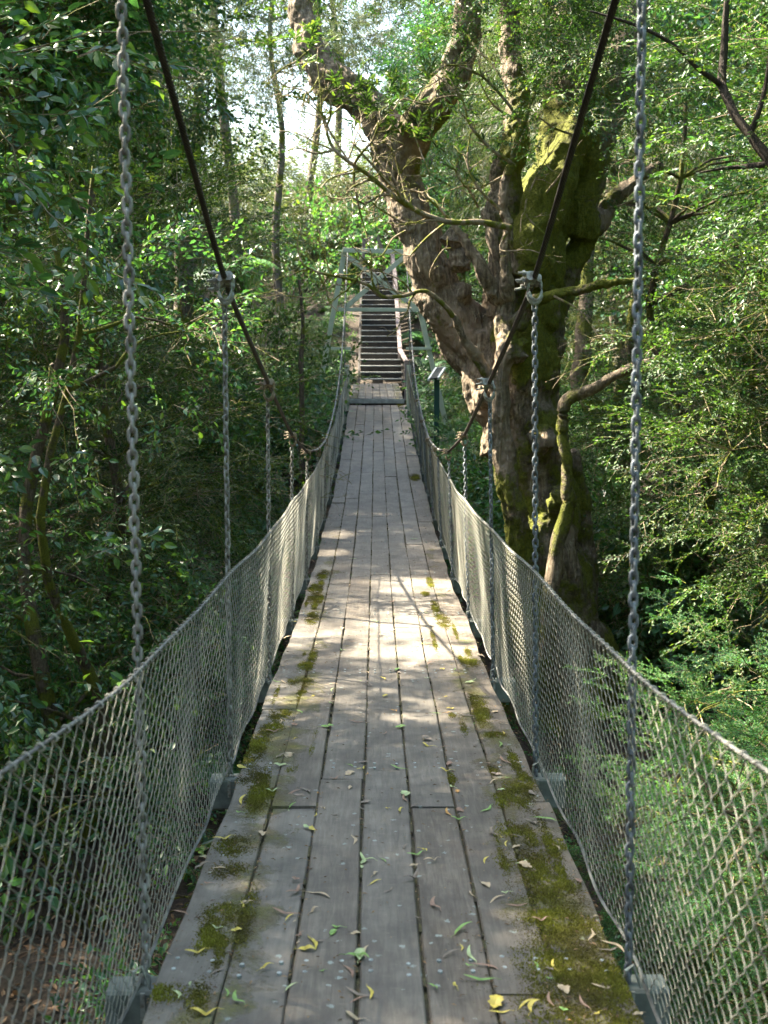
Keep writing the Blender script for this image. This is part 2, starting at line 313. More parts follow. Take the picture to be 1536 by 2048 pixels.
SP = {
 'broad': [make_spray(R_(s), .55, 4, leaf_t(.078, .042), 30, .25) for s in range(4)],
 'broadfar': [make_spray(R_(s+10), .7, 4, leaf_t(.10, .055, kind='q'), 26, .25) for s in range(3)],
 'fine': [make_spray(R_(s+20), .26, 8, leaf_t(.0145, .0058, kind='q'), 190, -.05, .18, .8, (.6, 1.3), .35, .40, .0020) for s in range(4)],
 'small': [make_spray(R_(s+30), .42, 7, leaf_t(.026, .014, kind='q'), 95, .05, .2, .6, (.7, 1.3), .8, .42, .0028) for s in range(4)],
 'smallfar': [make_spray(R_(s+35), .6, 6, leaf_t(.055, .028, kind='q'), 60, .05, .2, .6, (.7, 1.3), .8, .42, .004) for s in range(3)],
 'gum': [make_spray(R_(s+40), .6, 5, leaf_t(.10, .018, kind='q'), 40, 1.1, .35, .8, (.7, 1.2), .5, .5, .003) for s in range(3)],
 'needle': [make_spray(R_(s+50), .7, 6, leaf_t(.11, .006, kind='q'), 90, 1.4, .5, .8, (.7, 1.4), .6, .5, .003) for s in range(3)],
 'tuft': [make_spray(R_(s+60), .22, 3, leaf_t(.10, .028), 16, -.1, .0, .4, (.8, 1.2), 1.0, .3, .003) for s in range(3)],
}
# where the sun must reach: gaps in the real canopy (ellipses on the plane z=0: x, y, half-sizes)
def down(p): p = np.asarray(p, float); return p-SUN*(p[2]/SUN[2])
GAPS = [(.16, 9.05, .66, .40), (-.06, 7.42, .66, .38), (.28, 6.65, .46, .22), (-.5, 8.6, .14, .3), (-.2, 3.2, .10, .05), (-.45, 8.5, .12, .25), (-.5, 10.75, .22, .22), (-.45, 11.9, .2, .25), (-.1, 13.2, .3, .06), (.3, 15.2, .3, .08), (.9, 9.9, .35, .25), (1.5, 10.8, .4, .22)]
for p, a, b in (((1.75, 8.2, -2.1), .6, .5), ((-2.2, 7.3, -2.1), .7, .45), ((-1.9, 5.6, -1.9), .35, .4), ((-2.9, 6.4, -2.0), .3, .3), ((-1.5, 4.5, -1.6), .3, .25), ((-3.0, 6.5, 1.7), .4, .45), ((-2.3, 6.0, .4), .3, .4), ((-3.2, 8.0, 2.0), .45, .4), ((-2.1, 8.4, .5), .35, .4), ((-3.5, 5.2, 2.2), .4, .35), ((-2.7, 9.8, 1.0), .35, .5), ((-3.9, 6.6, 3.3), .4, .4), ((-3.4, 4.6, .6), .35, .35), ((3.4, 8.4, 1.0), .45, .4), ((3.6, 8.2, 2.6), .45, .4), ((2.9, 10.5, .2), .4, .3), ((3.0, 6.2, 1.6), .4, .3), ((2.3, 5.2, .5), .35, .3), ((2.7, 4.4, .9), .25, .3), ((2.0, 6.8, -.3), .35, .3), ((1.75, 4.6, -.8), .25, .25), ((-2.3, 8.5, 2.6), .35, .3), ((-2.6, 5.8, 3.2), .3, .35), ((-2.2, 7.0, .2), .25, .25), ((-2.3, 4.9, -1.7), .3, .3), ((1.5, 4.9, -1.6), .22, .3), (at(1085, 700, 11.7), .3, .4), (at(1110, 900, 11.7), .25, .4), (at(1140, 1130, 11.8), .3, .4), (at(1050, 950, 11.8), .25, .4), (at(1060, 560, 12), .3, .4), (at(1160, 1000, 12), .3, .3), (at(1035, 420, 12), .25, .4), (at(925, 640, 12.2), .35, .4), (at(790, 300, 12.3), .3, .35), (at(800, 560, 23.9), .9, .4), ((1.2, 6.0, -1.9), .3, .6), ((-2.1, 9.5, .6), .35, .4), ((2.2, 12.2, 2.5), .6, .5), ((1.6, 12, 4), .5, .4), ((1.5, 17, -.6), .6, .8), ((3.0, 6.5, .5), .5, .3), ((-2.2, 6.2, 2.2), .3, .4), ((1.9, 11.7, .6), .3, .35), (at(800, 410, 11), .7, .35), (at(870, 600, 11.5), .4, .3), (at(1010, 560, 11.6), .3, .4), (at(1105, 400, 11.9), .35, .45), (at(830, 480, 12.2), .3, .4)):
    qd = down(p); GAPS.append((qd[0], qd[1], a, b))
GAPS = [g_ for i_, g_ in enumerate(GAPS) if i_ < 9 or not (abs(g_[0]) < 1.0 and 1 < g_[1] < 24)]
def in_gap(P, grow=1.0):
    q = P-SUN[None]*(P[:, 2:3]/SUN[2]); m = np.zeros(len(P), bool); w = .10*np.sin(q[:, 0]*9+q[:, 1]*5)+.08*np.sin(q[:, 1]*17-q[:, 0]*6)-.08
    for x, y, a, b in GAPS: m |= (((q[:, 0]-x)/a)**2+((q[:, 1]-y)/b)**2)+w < grow
    return m
def sky_cone(P):
    """an open slot in the canopy: the bright gap seen over the far bank, left of the big tree"""
    d = P-CAM; D = d@fw; u = 768+F*(d@rt)/D; v = 1024-F*(d@up)/D
    return u, v, D
def place_sprays(acc, kind, pos, fwdv, rg, scale=(.8, 1.2), roll=.5, filt=None, twigmat=1, keep=None):
    T = SP[kind]; which = rg.integers(0, len(T), len(pos))
    for k, t in enumerate(T):
        idx = np.where(which == k)[0]
        if not len(idx): continue
        B = basis(fwdv[idx], np.array([0, 0, 1.])+rg.normal(0, roll, (len(idx), 3)))*rg.uniform(*scale, (len(idx), 1, 1)); P = pos[idx]
        V = P[:, None]+np.einsum('nij,kj->nki', B, t['v']); lc = (P[:, None]+np.einsum('nij,kj->nki', B, t['c'])).reshape(-1, 3)
        ok = np.ones(len(lc), bool)
        if filt is not None: ok = ~filt(lc)
        V = V.reshape(-1, t['per'], 3)[ok]; shift = rg.normal(0, .10, len(P)); rr = np.repeat(t['r'].reshape(-1, t['per'])[:, 0][None], len(P), 0)+shift[:, None]
        rr = np.clip(np.repeat(rr.ravel()[ok], t['per']), 0, 1); nl = len(V)
        lf = t['f'][:t['fper']]; Fq = (lf[None]+np.arange(nl)[:, None, None]*t['per']).reshape(-1, 4)
        acc.add(V.reshape(-1, 3), Fq, rr, 0)
        TV = P[:, None]+np.einsum('nij,kj->nki', B, t['tv']); tok = np.ones(len(P), bool)
        if filt is not None: tok = ~filt(TV[:, 0])
        TV = TV[tok]; nt_ = len(TV); acc.add(TV.reshape(-1, 3), (t['tf'][None]+np.arange(nt_)[:, None, None]*len(t['tv'])).reshape(-1, 4), 0, twigmat)
def wobble_line(a, b, rg, k=8, amp=.08, sag=0.):
    t = np.linspace(0, 1, k)[:, None]; L = np.linalg.norm(b-a); ph = rg.random(6)*6.28
    w = np.stack([np.sin(t[:, 0]*5+ph[0])+.5*np.sin(t[:, 0]*11+ph[1]), np.sin(t[:, 0]*4+ph[2])+.5*np.sin(t[:, 0]*12+ph[3]), .6*np.sin(t[:, 0]*6+ph[4])], 1)
    return a+(b-a)*t+w*amp*L*np.sin(t*math.pi)*.6-np.array([0, 0, sag*L])*np.sin(t*math.pi)
def build_tree(name, label, cat, group, base, height, blobs, kind, leafmat, barkmat, seed, clumps=36, per=20, r0=.09, csize=.45, filt=None, lean=(0, 0), stems=1, scale=(.8, 1.2), surf=.5, limb=.02):
    """base: world point; blobs: ellipsoids relative to base (cx,cy,cz,rx,ry,rz) - crown envelope"""
    rg = R_(seed); base = np.array(base, float); root = thing(name, label, cat, base, group)
    tr = Acc(); cr = Acc(); trunks = []
    for s in range(stems):
        a = rg.uniform(0, 6.28); o = np.array([math.cos(a), math.sin(a), 0])*(.0 if stems == 1 else .12)
        topp = base+np.array([lean[0], lean[1], height])+o*5*(stems > 1); P = wobble_line(base+o-np.array([0, 0, .3]), topp, rg, 14, .07)
        rr = np.linspace(r0, r0*.25, 14)*(1 if s == 0 else rg.uniform(.5, .8)); rr[0] *= 1.35; tube(tr, P, rr, 9, lump=.06, seed=seed+s); trunks.append((P, rr))
    vol = np.array([b[3]*b[4]*b[5] for b in blobs]); vol = vol/vol.sum()
    cc = []
    for k in range(clumps):
        b = blobs[rg.choice(len(blobs), p=vol)]; d = rg.normal(0, 1, 3); d /= np.linalg.norm(d); rad = rg.uniform(surf, 1)**.6
        cc.append(base+np.array(b[:3])+d*rad*np.array(b[3:]))
    cc = np.array(cc); gz = ground(cc[:, 0], cc[:, 1])+.15; cc[:, 2] = np.maximum(cc[:, 2], gz)
    if filt is not None: cc = cc[~filt(cc)]
    SPp, SPd = [], []
    for c0 in cc:
        P, rr = trunks[rg.integers(0, stems)]; zt = c0[2]-.45*np.linalg.norm(c0[:2]-base[:2]); i0 = int(np.clip(np.searchsorted(P[:, 2], zt), 1, len(P)-2))
        Lb = wobble_line(P[i0], c0, rg, 7, .10, -.06)
        if filt is not None and in_gap(Lb, 1.3).any(): continue
        tube(tr, Lb, np.linspace(min(limb, rr[i0]*.8), .006, 7), 5)
        n_ = rg.poisson(per)+2; off = rg.normal(0, 1, (n_, 3))*np.array([csize, csize, csize*.65]); pp = c0+off
        out = pp-(base+np.array([lean[0]*.5, lean[1]*.5, height*.45])); out[:, 2] *= .45; out /= np.linalg.norm(out, axis=1, keepdims=True)+1e-6
        dd = out+off/(np.linalg.norm(off, axis=1, keepdims=True)+1e-6)*.8+rg.normal(0, .4, (n_, 3)); SPp.append(pp); SPd.append(dd)
        for p in pp[::3]:
            tl_ = wobble_line(c0, p, rg, 4, .12)
            if filt is None or not in_gap(tl_, 1.2).any(): tube(cr, tl_, [.005, .0045, .004, .003], 3, mat=1)
    place_sprays(cr, kind, np.concatenate(SPp), np.concatenate(SPd), rg, scale, .45, filt)
    link('trunk', tr.mesh('trunk', barkmat, base, True), root); link('crown', cr.mesh('crown', [leafmat, M['twig']], base), root)
    return root
# ------------------------------------------------------------------ the bridge
bridge = thing('suspension_bridge', 'narrow plank suspension bridge with mesh sides, hung on chains from two wire cables', 'bridge', (0, 0, 0))
BY = [2.78+1.72*k for k in range(-3, 13)]
HW = .575; nb = 7; bw = 2*HW/nb
dk = Acc(); rg = R_(3)
for b in range(nb):
    y = -4.+rg.uniform(-1, 0)
    x0 = -HW+b*bw
    while y < 23.86:
        L = rg.choice([1.72, 3.44, 3.44, 5.16]); y1 = min(23.87, y+L); jit = rg.normal(0, .0016); zj = rg.normal(0, .0022); ga = rg.uniform(.0020, .0046)
        seg = max(3, int((y1-y)/.12)); yy = np.linspace(y+.003, y1-.003, seg+1); rr = rg.random()
        wob = .0022*np.sin(yy*3.1+b*2)+.0014*np.sin(yy*11+b); xl = x0+ga+wob+jit; xr = x0+bw-ga+.0022*np.sin(yy*2.7+b*3)+jit
        if b in (0, nb-1):
            e = .006*np.sin(yy*1.9+b)+.004*np.sin(yy*8.3)
            if b == 0: xl = xl+e+rg.normal(0, .006)
            else: xr = xr+e+rg.normal(0, .006)
        z = deck(yy)+zj; c = .004; prof = [(xl, z-.042), (xl, z-c), (xl+c, z), ((xl+xr)/2, z-.0006), (xr-c, z), (xr, z-c), (xr, z-.042)]
        V = np.stack([np.stack([p[0]*np.ones_like(yy), yy, p[1]], 1) for p in prof], 1); k = len(prof); i = np.arange(seg)[:, None]*k; j = np.arange(k)[None]; j2 = (j+1) % k
        f = np.stack([i+j, i+k+j, i+k+j2, i+j2], -1).reshape(-1, 4); n0 = seg*k
        ends = [[0, 1, 5, 6], [1, 2, 4, 5], [2, 3, 4, 4]][:2]+[[n0+6, n0+5, n0+1, n0], [n0+5, n0+4, n0+2, n0+1]]
        dk.add(V.reshape(-1, 3), np.vstack([f, ends]), rr, 0); y = y1
    if b:   # joint filled with dirt and moss, a little below the boards
        yy = np.linspace(-4, 23.8, 300); z = deck(yy)-.012-.006*np.abs(np.sin(yy*5+b)); V = np.stack([np.stack([np.full(300, x0-.014), yy, z], 1), np.stack([np.full(300, x0+.014), yy, z], 1)], 1).reshape(-1, 3)
        i = np.arange(299)*2; dk.add(V, np.stack([i, i+1, i+3, i+2], 1), 0, 1)
        for t_ in range(90):
            yc = rg.uniform(0, 22); box(dk, (x0+rg.normal(0, .002), yc, deck(yc)-.006), (.007, rg.uniform(.02, .10), .012), 1)
link('deck', dk.mesh('deck', [M['deck'], M['dirt']]), bridge)
nl = Acc()
for y in BY:
    for b in range(nb):
        for s in (-.045, .045):
            x = -HW+(b+.5)*bw+s+rg.normal(0, .004); yy = y+rg.normal(0, .012); [tube(nl, [(x, yy+q_, deck(yy+q_)-.004), (x, yy+q_, deck(yy+q_)+.0014)], .0062, 8, cap=True) for q_ in (-.03, .03)]
nl_o = link('nail_heads', nl.mesh('nail_heads', M['nail']), bridge); nl_o['kind'] = 'stuff'
for y in BY:
    a = Acc(); z = float(deck(y))-.046-.06; sl = float(deck(y+.1)-deck(y-.1))/.2; ang = math.atan(sl); R = np.array([[1, 0, 0], [0, math.cos(ang), -math.sin(ang)], [0, math.sin(ang), math.cos(ang)]])
    box(a, (rg.normal(0, .01), y, z), (1.40, .095, .12), 0, 0, R, .007); link('bearer', a.mesh('bearer', M['bearer'], (0, 0, 0)), bridge)
# side stringer battens between the bearers, seen through the side gap
# cables
CXo, CHW = -.021, .576
def rope(acc, P, R, strands=6, pitch=.105, ns=5, mat=0):
    s = np.concatenate([[0], np.cumsum(np.linalg.norm(np.diff(P, axis=0), axis=1))]); T, A, B = frames(P)
    for k in range(strands):
        a = s/pitch*2*math.pi+k*2*math.pi/strands; c = R*.64
        tube(acc, P+c*(np.cos(a)[:, None]*A+np.sin(a)[:, None]*B), R*.37, ns, mat)
def fine_line(xf, y0, y1, zf, step):
    y = np.arange(y0, y1, step); return np.stack([xf(y), y, zf(y)], 1)
CYS = np.linspace(-4, 23.9, 1400); _cz = cable(CYS); _kk = np.hanning(71); _kk /= _kk.sum(); _czs = np.convolve(np.pad(_cz, 35, mode='reflect', reflect_type='odd'), _kk, mode='valid')
def cablez(y): return np.interp(y, CYS, _czs)
def cablex(s): return lambda y: CXo+s*(CHW+.02*sstep(4, 0, y))+0*y
for s in (-1, 1):
    a = Acc(); P = fine_line(cablex(s), -3.5, 10.8, cablez, .012); rope(a, P, .0112)
    tube(a, P, .007, 5)
    link('main_cable', a.mesh('main_cable', M['rust'], smooth=True), bridge)
    a = Acc(); P = fine_line(cablex(s), 10.6, 23.9, cablez, .02); rope(a, P, .0125, 4, .16, 4); tube(a, P, .011, 5); tag(link('main_cable', a.mesh('main_cable', M['railcable'], smooth=True), bridge), label='lighter grey far half of the main cable')
# chain links and clamps
def link_t(pitch, r, n=12, m=5):
    hw = r*1.75; hl = pitch/2+r*.1; th = np.linspace(0, 2*math.pi, n, endpoint=False); P = []
    for t in th: P.append((hw*math.sin(t), 0, (hl-hw*.0)*math.cos(t)*.55+np.sign(math.cos(t))*(hl*.45)*min(1, abs(math.cos(t))*3)))
    P = np.array(P); a = np.arange(m)*2*math.pi/m; T = np.roll(P, -1, 0)-np.roll(P, 1, 0); T /= np.linalg.norm(T, axis=1, keepdims=True); Bn = np.array([0, 1., 0])
    Nn = np.cross(T, Bn[None]); V = P[:, None]+r*(np.cos(a)[None, :, None]*Nn[:, None]+np.sin(a)[None, :, None]*Bn[None, None]); i = np.arange(n)[:, None]; j = np.arange(m)[None]
    f = np.stack([i*m+j, i*m+(j+1) % m, ((i+1) % n)*m+(j+1) % m, ((i+1) % n)*m+j], -1).reshape(-1, 4); return V.reshape(-1, 3), f
LV, LF = link_t(.034, .0049)
def chain(acc, top, bot, rg, mat=0):
    top = np.array(top, float); bot = np.array(bot, float); d = bot-top; L = np.linalg.norm(d); p = .0262; n = int(L/p); z = -d/L; x = np.cross([0, 1., 0], z); x /= np.linalg.norm(x); y = np.cross(z, x); tw = rg.uniform(0, 3)
    for k in range(n):
        a = tw+(math.pi/2)*k+.12*math.sin(k*.3)+rg.normal(0, .07); xx = math.cos(a)*x+math.sin(a)*y; yy = -math.sin(a)*x+math.cos(a)*y; B = np.stack([xx, yy, z], 1)
        acc.add(LV@B.T+top+d*((k+.5)/n)+np.array([.0012, .001, 0])*math.sin(k), LF, 0, mat)
def clamp_mesh(side, bolts=4):
    a = Acc()   # local: x across, y along the cable, z up; the cable passes through the origin
    th = np.linspace(0, 2*math.pi, 17); hook = np.stack([.003+.028*np.sin(th), .012+0*th, -.040+.050*np.cos(th)], 1); tube(a, hook, .0075, 7)
    hook2 = hook+np.array([0, -.024, 0]); tube(a, hook2*np.array([.9, 1, .95]), .006, 6)
    box(a, (-.012*side, 0, .004), (.040, .074, .036), 0, 0, None, .008); box(a, (.016*side, .006, .0), (.020, .060, .030), 0, 0, None, .006)
    for k in range(bolts):
        zz = .020-.020*(k % 2)-.016*(k//2); yy = -.024+.016*k; tube(a, [(-.002, yy, zz), (-.062-.008*(k % 2), yy+.002, zz-.004*k)], .0052, 6, cap=True); tube(a, [(-.036, yy, zz), (-.046, yy, zz-.002)], .0105, 6, cap=True)
    return a
CLR = {s: clamp_mesh(s).mesh('rusty_clamp', M['ironrust']) for s in (-1, 1)}
CLM = {s: clamp_mesh(s).mesh('cable_clamp', M['iron'], smooth=False) for s in (-1, 1)}
for k, y in enumerate(BY):
    for s in (-1, 1):
        cx = float(cablex(s)(y)); cz = float(cablez(y)); dz = float(deck(y)); a = Acc(); sp = .005 if y > 3 else .0
        lo = np.array([-.612 if s < 0 else .598, y, dz-.05])
        if y < 22.5: chain(a, (cx+s*sp, y, cz-.085), lo, rg)
        if not a.v: continue
        o = link('hanger_chain', a.mesh('hanger_chain', M['galvdark'] if s > 0 else M['galv'], smooth=True), bridge)
        c = link('cable_clamp', CLM[s] if y < 5.5 or (s > 0 and y < 7) else CLR[s], o, (cx, y, cz)); c.rotation_euler = (math.atan(float(cablez(y+.1)-cablez(y-.1))/.2), 0, rg.normal(0, .12)); c.scale = (.98 if y < 7 else .8,)*3
        b = Acc(); box(b, (lo[0], y-.052, dz-.075), (.012, .006, .07)); tube(b, [(lo[0]-.02, y-.05, dz-.04), (lo[0]-.02, y-.058, dz+.02), (lo[0], y-.05, dz+.03), (lo[0]+.02, y-.05, dz-.03)], .004, 5); link('chain_bracket', b.mesh('chain_bracket', M['iron']), o)
# rail cables and woven mesh sides
RX = {-1: lambda y: -.590-.085*sstep(2.75, 1.6, y)+.006*np.sin(y*1.3), 1: lambda y: .571+.06*sstep(2.75, 1.6, y)+.006*np.sin(y*1.1+2)}
for s in (-1, 1):
    a = Acc(); P = fine_line(RX[s], -3, 23.9, rail, .02); rope(a, P, .0048, 4, .09, 4); tube(a, P, .0038, 5)
    link('rail_cable', a.mesh('rail_cable', M['railcable'], smooth=True), bridge)
    a = Acc(); P = fine_line(lambda y: s*.632+.006*np.sin(y*7), -3, 23.9, lambda y: deck(y)-.035+.008*np.sin(y*9), .06); tube(a, P, .005, 4); link('bottom_wire', a.mesh('bottom_wire', M['railcable']), bridge)
    a = Acc(); W = .032; yk = np.arange(.6, 23.7, W); na = Acc(); VV = []; FF = None
    nleg = 26; pts = 3; tt = np.arange(nleg*pts+1)/pts; tri = np.abs((tt % 2)-1)          # 0..1 zigzag
    sh = np.clip((tri-.5)*1.25, -.5, .5)+.5
    yoff = (sh-.5)*(W+.003); xo = .0028*np.sin(tt*math.pi)
    wires = Acc()
    for k, y0 in enumerate(yk):
        zt = float(rail(y0))-.004; zb = float(deck(y0))-.035; u = tt/nleg; ph = 0 
        zz = zt+(zb-zt)*u; xr = float(RX[s](y0)); belly = .012*math.sin(y0*2.1)+.008*math.sin(y0*5.3)
        fl = 1 if k % 2 else -1; xx = xr+(s*.632-xr)*u+s*belly*np.sin(u*math.pi)+xo*fl; yy = y0+yoff*fl+.006*np.sin(u*5+y0*.7)
        V, f = tube_arr(np.stack([xx, yy, zz], 1), .0014 if y0 < 12 else .0016, 3); wires.add(V, f)
        if k % 2 == 0: th = np.linspace(0, 2*math.pi, 8); tube(wires, np.stack([xr+.0085*np.cos(th), y0-W*.5+.010*(th/6.28), zt+.004+.0085*np.sin(th)], 1), .0019, 4)
    link('wire_mesh', wires.mesh('wire_mesh', M['wire'], smooth=True), bridge)
# ------------------------------------------------------------------ far tower, landing, stairs, sign
TY = 24.0
tw_ = thing('bridge_tower', 'pale green painted timber A-frame with cross bracing at the far end of the bridge', 'tower', (-.07, TY, .3))
def pt(px, py, Y=TY): return at(px, py, Y)
O = (-.07, TY, .3)
def tb(name, a, b, w=.085, h=.085):
    ac = Acc(); beam(ac, a, b, w, h, upv=(0, 1, 0)); link(name, ac.mesh(name, M['paint'], O), tw_)
tl, tr_ = pt(690, 500), pt(812, 500)
l0, r0_ = pt(642, 760), pt(872, 762); dn = lambda a, b, z: a+(b-a)*((z-a[2])/(b[2]-a[2]))
tb('leg', tl, dn(tl, l0, float(ground(-1.6, TY))-.3), .1, .1); tb('leg', tr_, dn(tr_, r0_, float(ground(1.6, TY))-.3), .1, .1)
tb('crossbeam', pt(686, 500, TY-.075), pt(808, 504, TY-.075), .09, .05); tb('crossbeam', pt(676, 619, TY-.08), pt(845, 620, TY-.08), .075, .06)
tb('brace', pt(694, 512, TY-.07), pt(832, 616, TY-.07), .095, .03); tb('brace', pt(808, 514, TY-.10), pt(690, 616, TY-.10), .095, .03)
for s, (xa, xb) in ((-1, (662, 702)), (1, (812, 864))):
    tb('side_rail', pt(xa, 697, TY-.05), pt(xb, 697, TY-.05), .06, .06); xp = s*.62-.0; tb('post', (xp, TY-.02, float(deck(23.8))+.80), (xp, TY-.02, -.1), .09, .09)
tb('sill', (-1.7, TY, -.05), (1.7, TY, -.05), .14, .14)
Lz = float(deck(23.87))+.11; L1 = 28.3; Lz1 = Lz+.16
ld = thing('landing_platform', 'short plank landing with a raised front edge between the bridge and the stairs', 'platform', (-.03, 24, Lz-.2))
a = Acc()
for b in range(7):
    x = -.03-.54+(b+.5)*.154; beam(a, (x, 23.93, Lz), (x-.015, L1, Lz1), .147, .04, 0, rg.random(), .003)
link('boards', a.mesh('boards', M['deck'], (-.03, 24, Lz-.2)), ld)
a = Acc(); box(a, (-.03, 23.905, Lz-.035), (1.12, .04, .09), 0, 0, None, .004); link('front_edge', a.mesh('front_edge', M['stair'], (-.03, 24, Lz-.2)), ld)
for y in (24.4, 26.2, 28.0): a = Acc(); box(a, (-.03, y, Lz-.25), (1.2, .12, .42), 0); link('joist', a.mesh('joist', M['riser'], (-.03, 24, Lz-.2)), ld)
st = thing('staircase', 'long steep flight of weathered timber steps climbing the far bank behind the A-frame', 'stairs', (-.06, L1, Lz1))
O = (-.06, L1, Lz1); nst = 21; S0 = at(762, 757, L1+.1); S1 = at(758, 553, L1+7.3); rise = (S1[2]-S0[2])/19; go = .39
sxc = S0[0]
for k in range(nst):
    y = L1+.15+go*k; z = S0[2]+rise*k; a = Acc(); xx = sxc+(S1[0]-S0[0])*k/19; box(a, (xx, y+.12, z-.015), (1.0, .25, .032), 0, rg.random(), None, .004); link('tread', a.mesh('tread', M['stair'], O), st)
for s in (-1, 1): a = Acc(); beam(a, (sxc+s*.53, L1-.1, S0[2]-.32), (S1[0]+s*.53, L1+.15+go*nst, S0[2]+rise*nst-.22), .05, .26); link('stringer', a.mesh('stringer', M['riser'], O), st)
a = Acc()
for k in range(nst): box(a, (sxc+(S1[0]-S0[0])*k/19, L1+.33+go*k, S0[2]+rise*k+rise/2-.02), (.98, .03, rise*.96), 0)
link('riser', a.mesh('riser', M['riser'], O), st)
hr = [at(813, 723, L1-.2), at(800, 700, L1+1.5), at(796, 640, L1+3.4), at(789, 540, L1+6.0), at(784, 500, L1+7.6)]
for i in range(4):
    a = Acc(); beam(a, hr[i], hr[i+1]+np.array([0, 0, 0]), .10, .05); link('handrail', a.mesh('handrail', M['railwood'], O), st)
for i, p in enumerate(hr):
    a = Acc(); gz = S0[2]+rise*max(0, (p[1]-L1)/go)-.5; beam(a, p-np.array([0, 0, .03]), (p[0], p[1], gz), .10, .10, upv=(0, 1, 0)); link('post', a.mesh('post', M['railwood'], O), st)
tp = thing('upper_railing', 'small weathered timber railing at the top of the stairs', 'railing', tuple(at(755, 500, 37)))
O2 = tuple(tp.location); a = Acc(); beam(a, at(728, 482, 37), at(756, 472, 37), .10, .12); link('rail', a.mesh('rail', M['railwood'], O2), tp)
for p, q_ in (((728, 478), (727, 520)), ((755, 472), (764, 500))): a = Acc(); beam(a, at(*p, 37), at(*q_, 37.01), .10, .10, upv=(0, 1, 0)); link('post', a.mesh('post', M['railwood'], O2), tp)
# sign on a green post, seen from the side
sg = thing('information_sign', 'tilted reading board with white edges on a dark green post beside the far tower', 'sign', tuple(at(876, 830, 20)))
O3 = tuple(sg.location); A_, B_, C_, D_ = at(857, 760, 19.8), at(872, 737, 20.25), at(890, 736, 20.25), at(876, 757, 19.8)
a = Acc(); u = (B_-A_); v = (D_-A_); nn = np.cross(u, v); nn /= np.linalg.norm(nn)
a.add([A_, B_, C_, D_, A_-nn*.02, B_-nn*.02, C_-nn*.02, D_-nn*.02], [[0, 3, 2, 1], [4, 5, 6, 7], [0, 1, 5, 4], [1, 2, 6, 5], [2, 3, 7, 6], [3, 0, 4, 7]]); link('panel', a.mesh('panel', M['signface'], O3), sg)
a = Acc(); beam(a, A_, B_, .035, .04); beam(a, D_, C_, .035, .04); beam(a, B_, C_, .02, .04); link('frame', a.mesh('frame', M['white'], O3), sg)
a = Acc(); pc = (A_+C_)/2; beam(a, pc-np.array([0, 0, .03]), (pc[0], pc[1], float(ground(pc[0], pc[1]))-.2), .09, .09, upv=(0, 1, 0)); link('post', a.mesh('post', M['green'], O3), sg)
# ------------------------------------------------------------------ the big mossy tree
BT = (2.05, 12.2, float(ground(2.05, 12.2)))
bt = thing('mossy_tree', 'huge gnarled multi-stemmed tree with moss and flaking brown bark right of the bridge', 'tree', BT)
def px_line(pts, m=5): return spline([at(*p) for p in pts], m)
def limb_(acc, pts, radpx, n=30, m=6, lump=.07, seed=0, moss=0., oval=1):
    """pts: (px,py,Y); radpx: radius at each point in photo pixels"""
    P0 = np.array([at(*p) for p in pts]); R0 = np.array([r*(proj(q)[2])/F for r, q in zip(radpx, P0)])
    P = spline(P0, m); R = np.interp(np.linspace(0, 1, len(P)), np.linspace(0, 1, len(R0)), R0); g = R_(seed)
    P = P+np.stack([np.sin(np.arange(len(P))*.9+g.random()*6), np.sin(np.arange(len(P))*.7+g.random()*6), 0*R], 1)*R[:, None]*.10
    V, f = tube_arr(P, R, n, cap=True, lump=lump, seed=seed); acc.add(V, f, moss)
tk = Acc()
limb_(tk, [(1120, 1480, 12.3), (1125, 1330, 12.2), (1105, 1180, 12.2), (1085, 1050, 12.2), (1072, 920, 12.2), (1060, 800, 12.2), (1045, 690, 12.2), (1040, 600, 12.3)], [112, 92, 84, 70, 60, 58, 66, 72], lump=.09, seed=1, moss=.09)
limb_(tk, [(1150, 1500, 11.9), (1160, 1330, 11.9), (1140, 1200, 12.), (1110, 1080, 12.1), (1100, 980, 12.1)], [60, 44, 34, 26, 18], seed=2, moss=.05)
limb_(tk, [(1180, 1420, 12.6), (1162, 1200, 12.6), (1156, 1050, 12.6), (1150, 960, 12.6), (1146, 900, 12.5)], [46, 34, 27, 22, 11], seed=3, moss=.16)
limb_(tk, [(1040, 1180, 11.9), (1040, 1080, 11.8), (1018, 980, 11.7), (1003, 880, 11.7), (1000, 790, 11.7), (1008, 700, 11.7), (1010, 620, 11.8), (1005, 540, 11.8), (985, 480, 11.8), (970, 420, 11.9)], [30, 27, 22, 20, 19, 20, 17, 14, 11, 8], seed=4, moss=.03, lump=.14)
# left main stem with its fork
limb_(tk, [(1035, 900, 12.3), (1000, 800, 12.4), (955, 700, 12.5), (900, 630, 12.5), (868, 560, 12.5), (842, 490, 12.5), (818, 420, 12.5), (800, 350, 12.5), (798, 300, 12.5)], [60, 62, 58, 48, 44, 42, 38, 38, 40], seed=5, moss=-.03)
limb_(tk, [(800, 320, 12.5), (780, 265, 12.5), (745, 220, 12.6), (700, 185, 12.7), (655, 150, 12.8), (622, 95, 12.9), (605, 30, 13), (595, -60, 13.1), (585, -250, 13.4)], [40, 38, 36, 34, 34, 30, 27, 25, 20], seed=6, moss=-.05, lump=.14)
limb_(tk, [(798, 320, 12.5), (825, 270, 12.4), (862, 220, 12.3), (900, 165, 12.2), (925, 100, 12.1), (938, 20, 12.), (940, -80, 12), (960, -260, 12)], [38, 36, 36, 30, 28, 28, 25, 18], seed=7, moss=-.06)
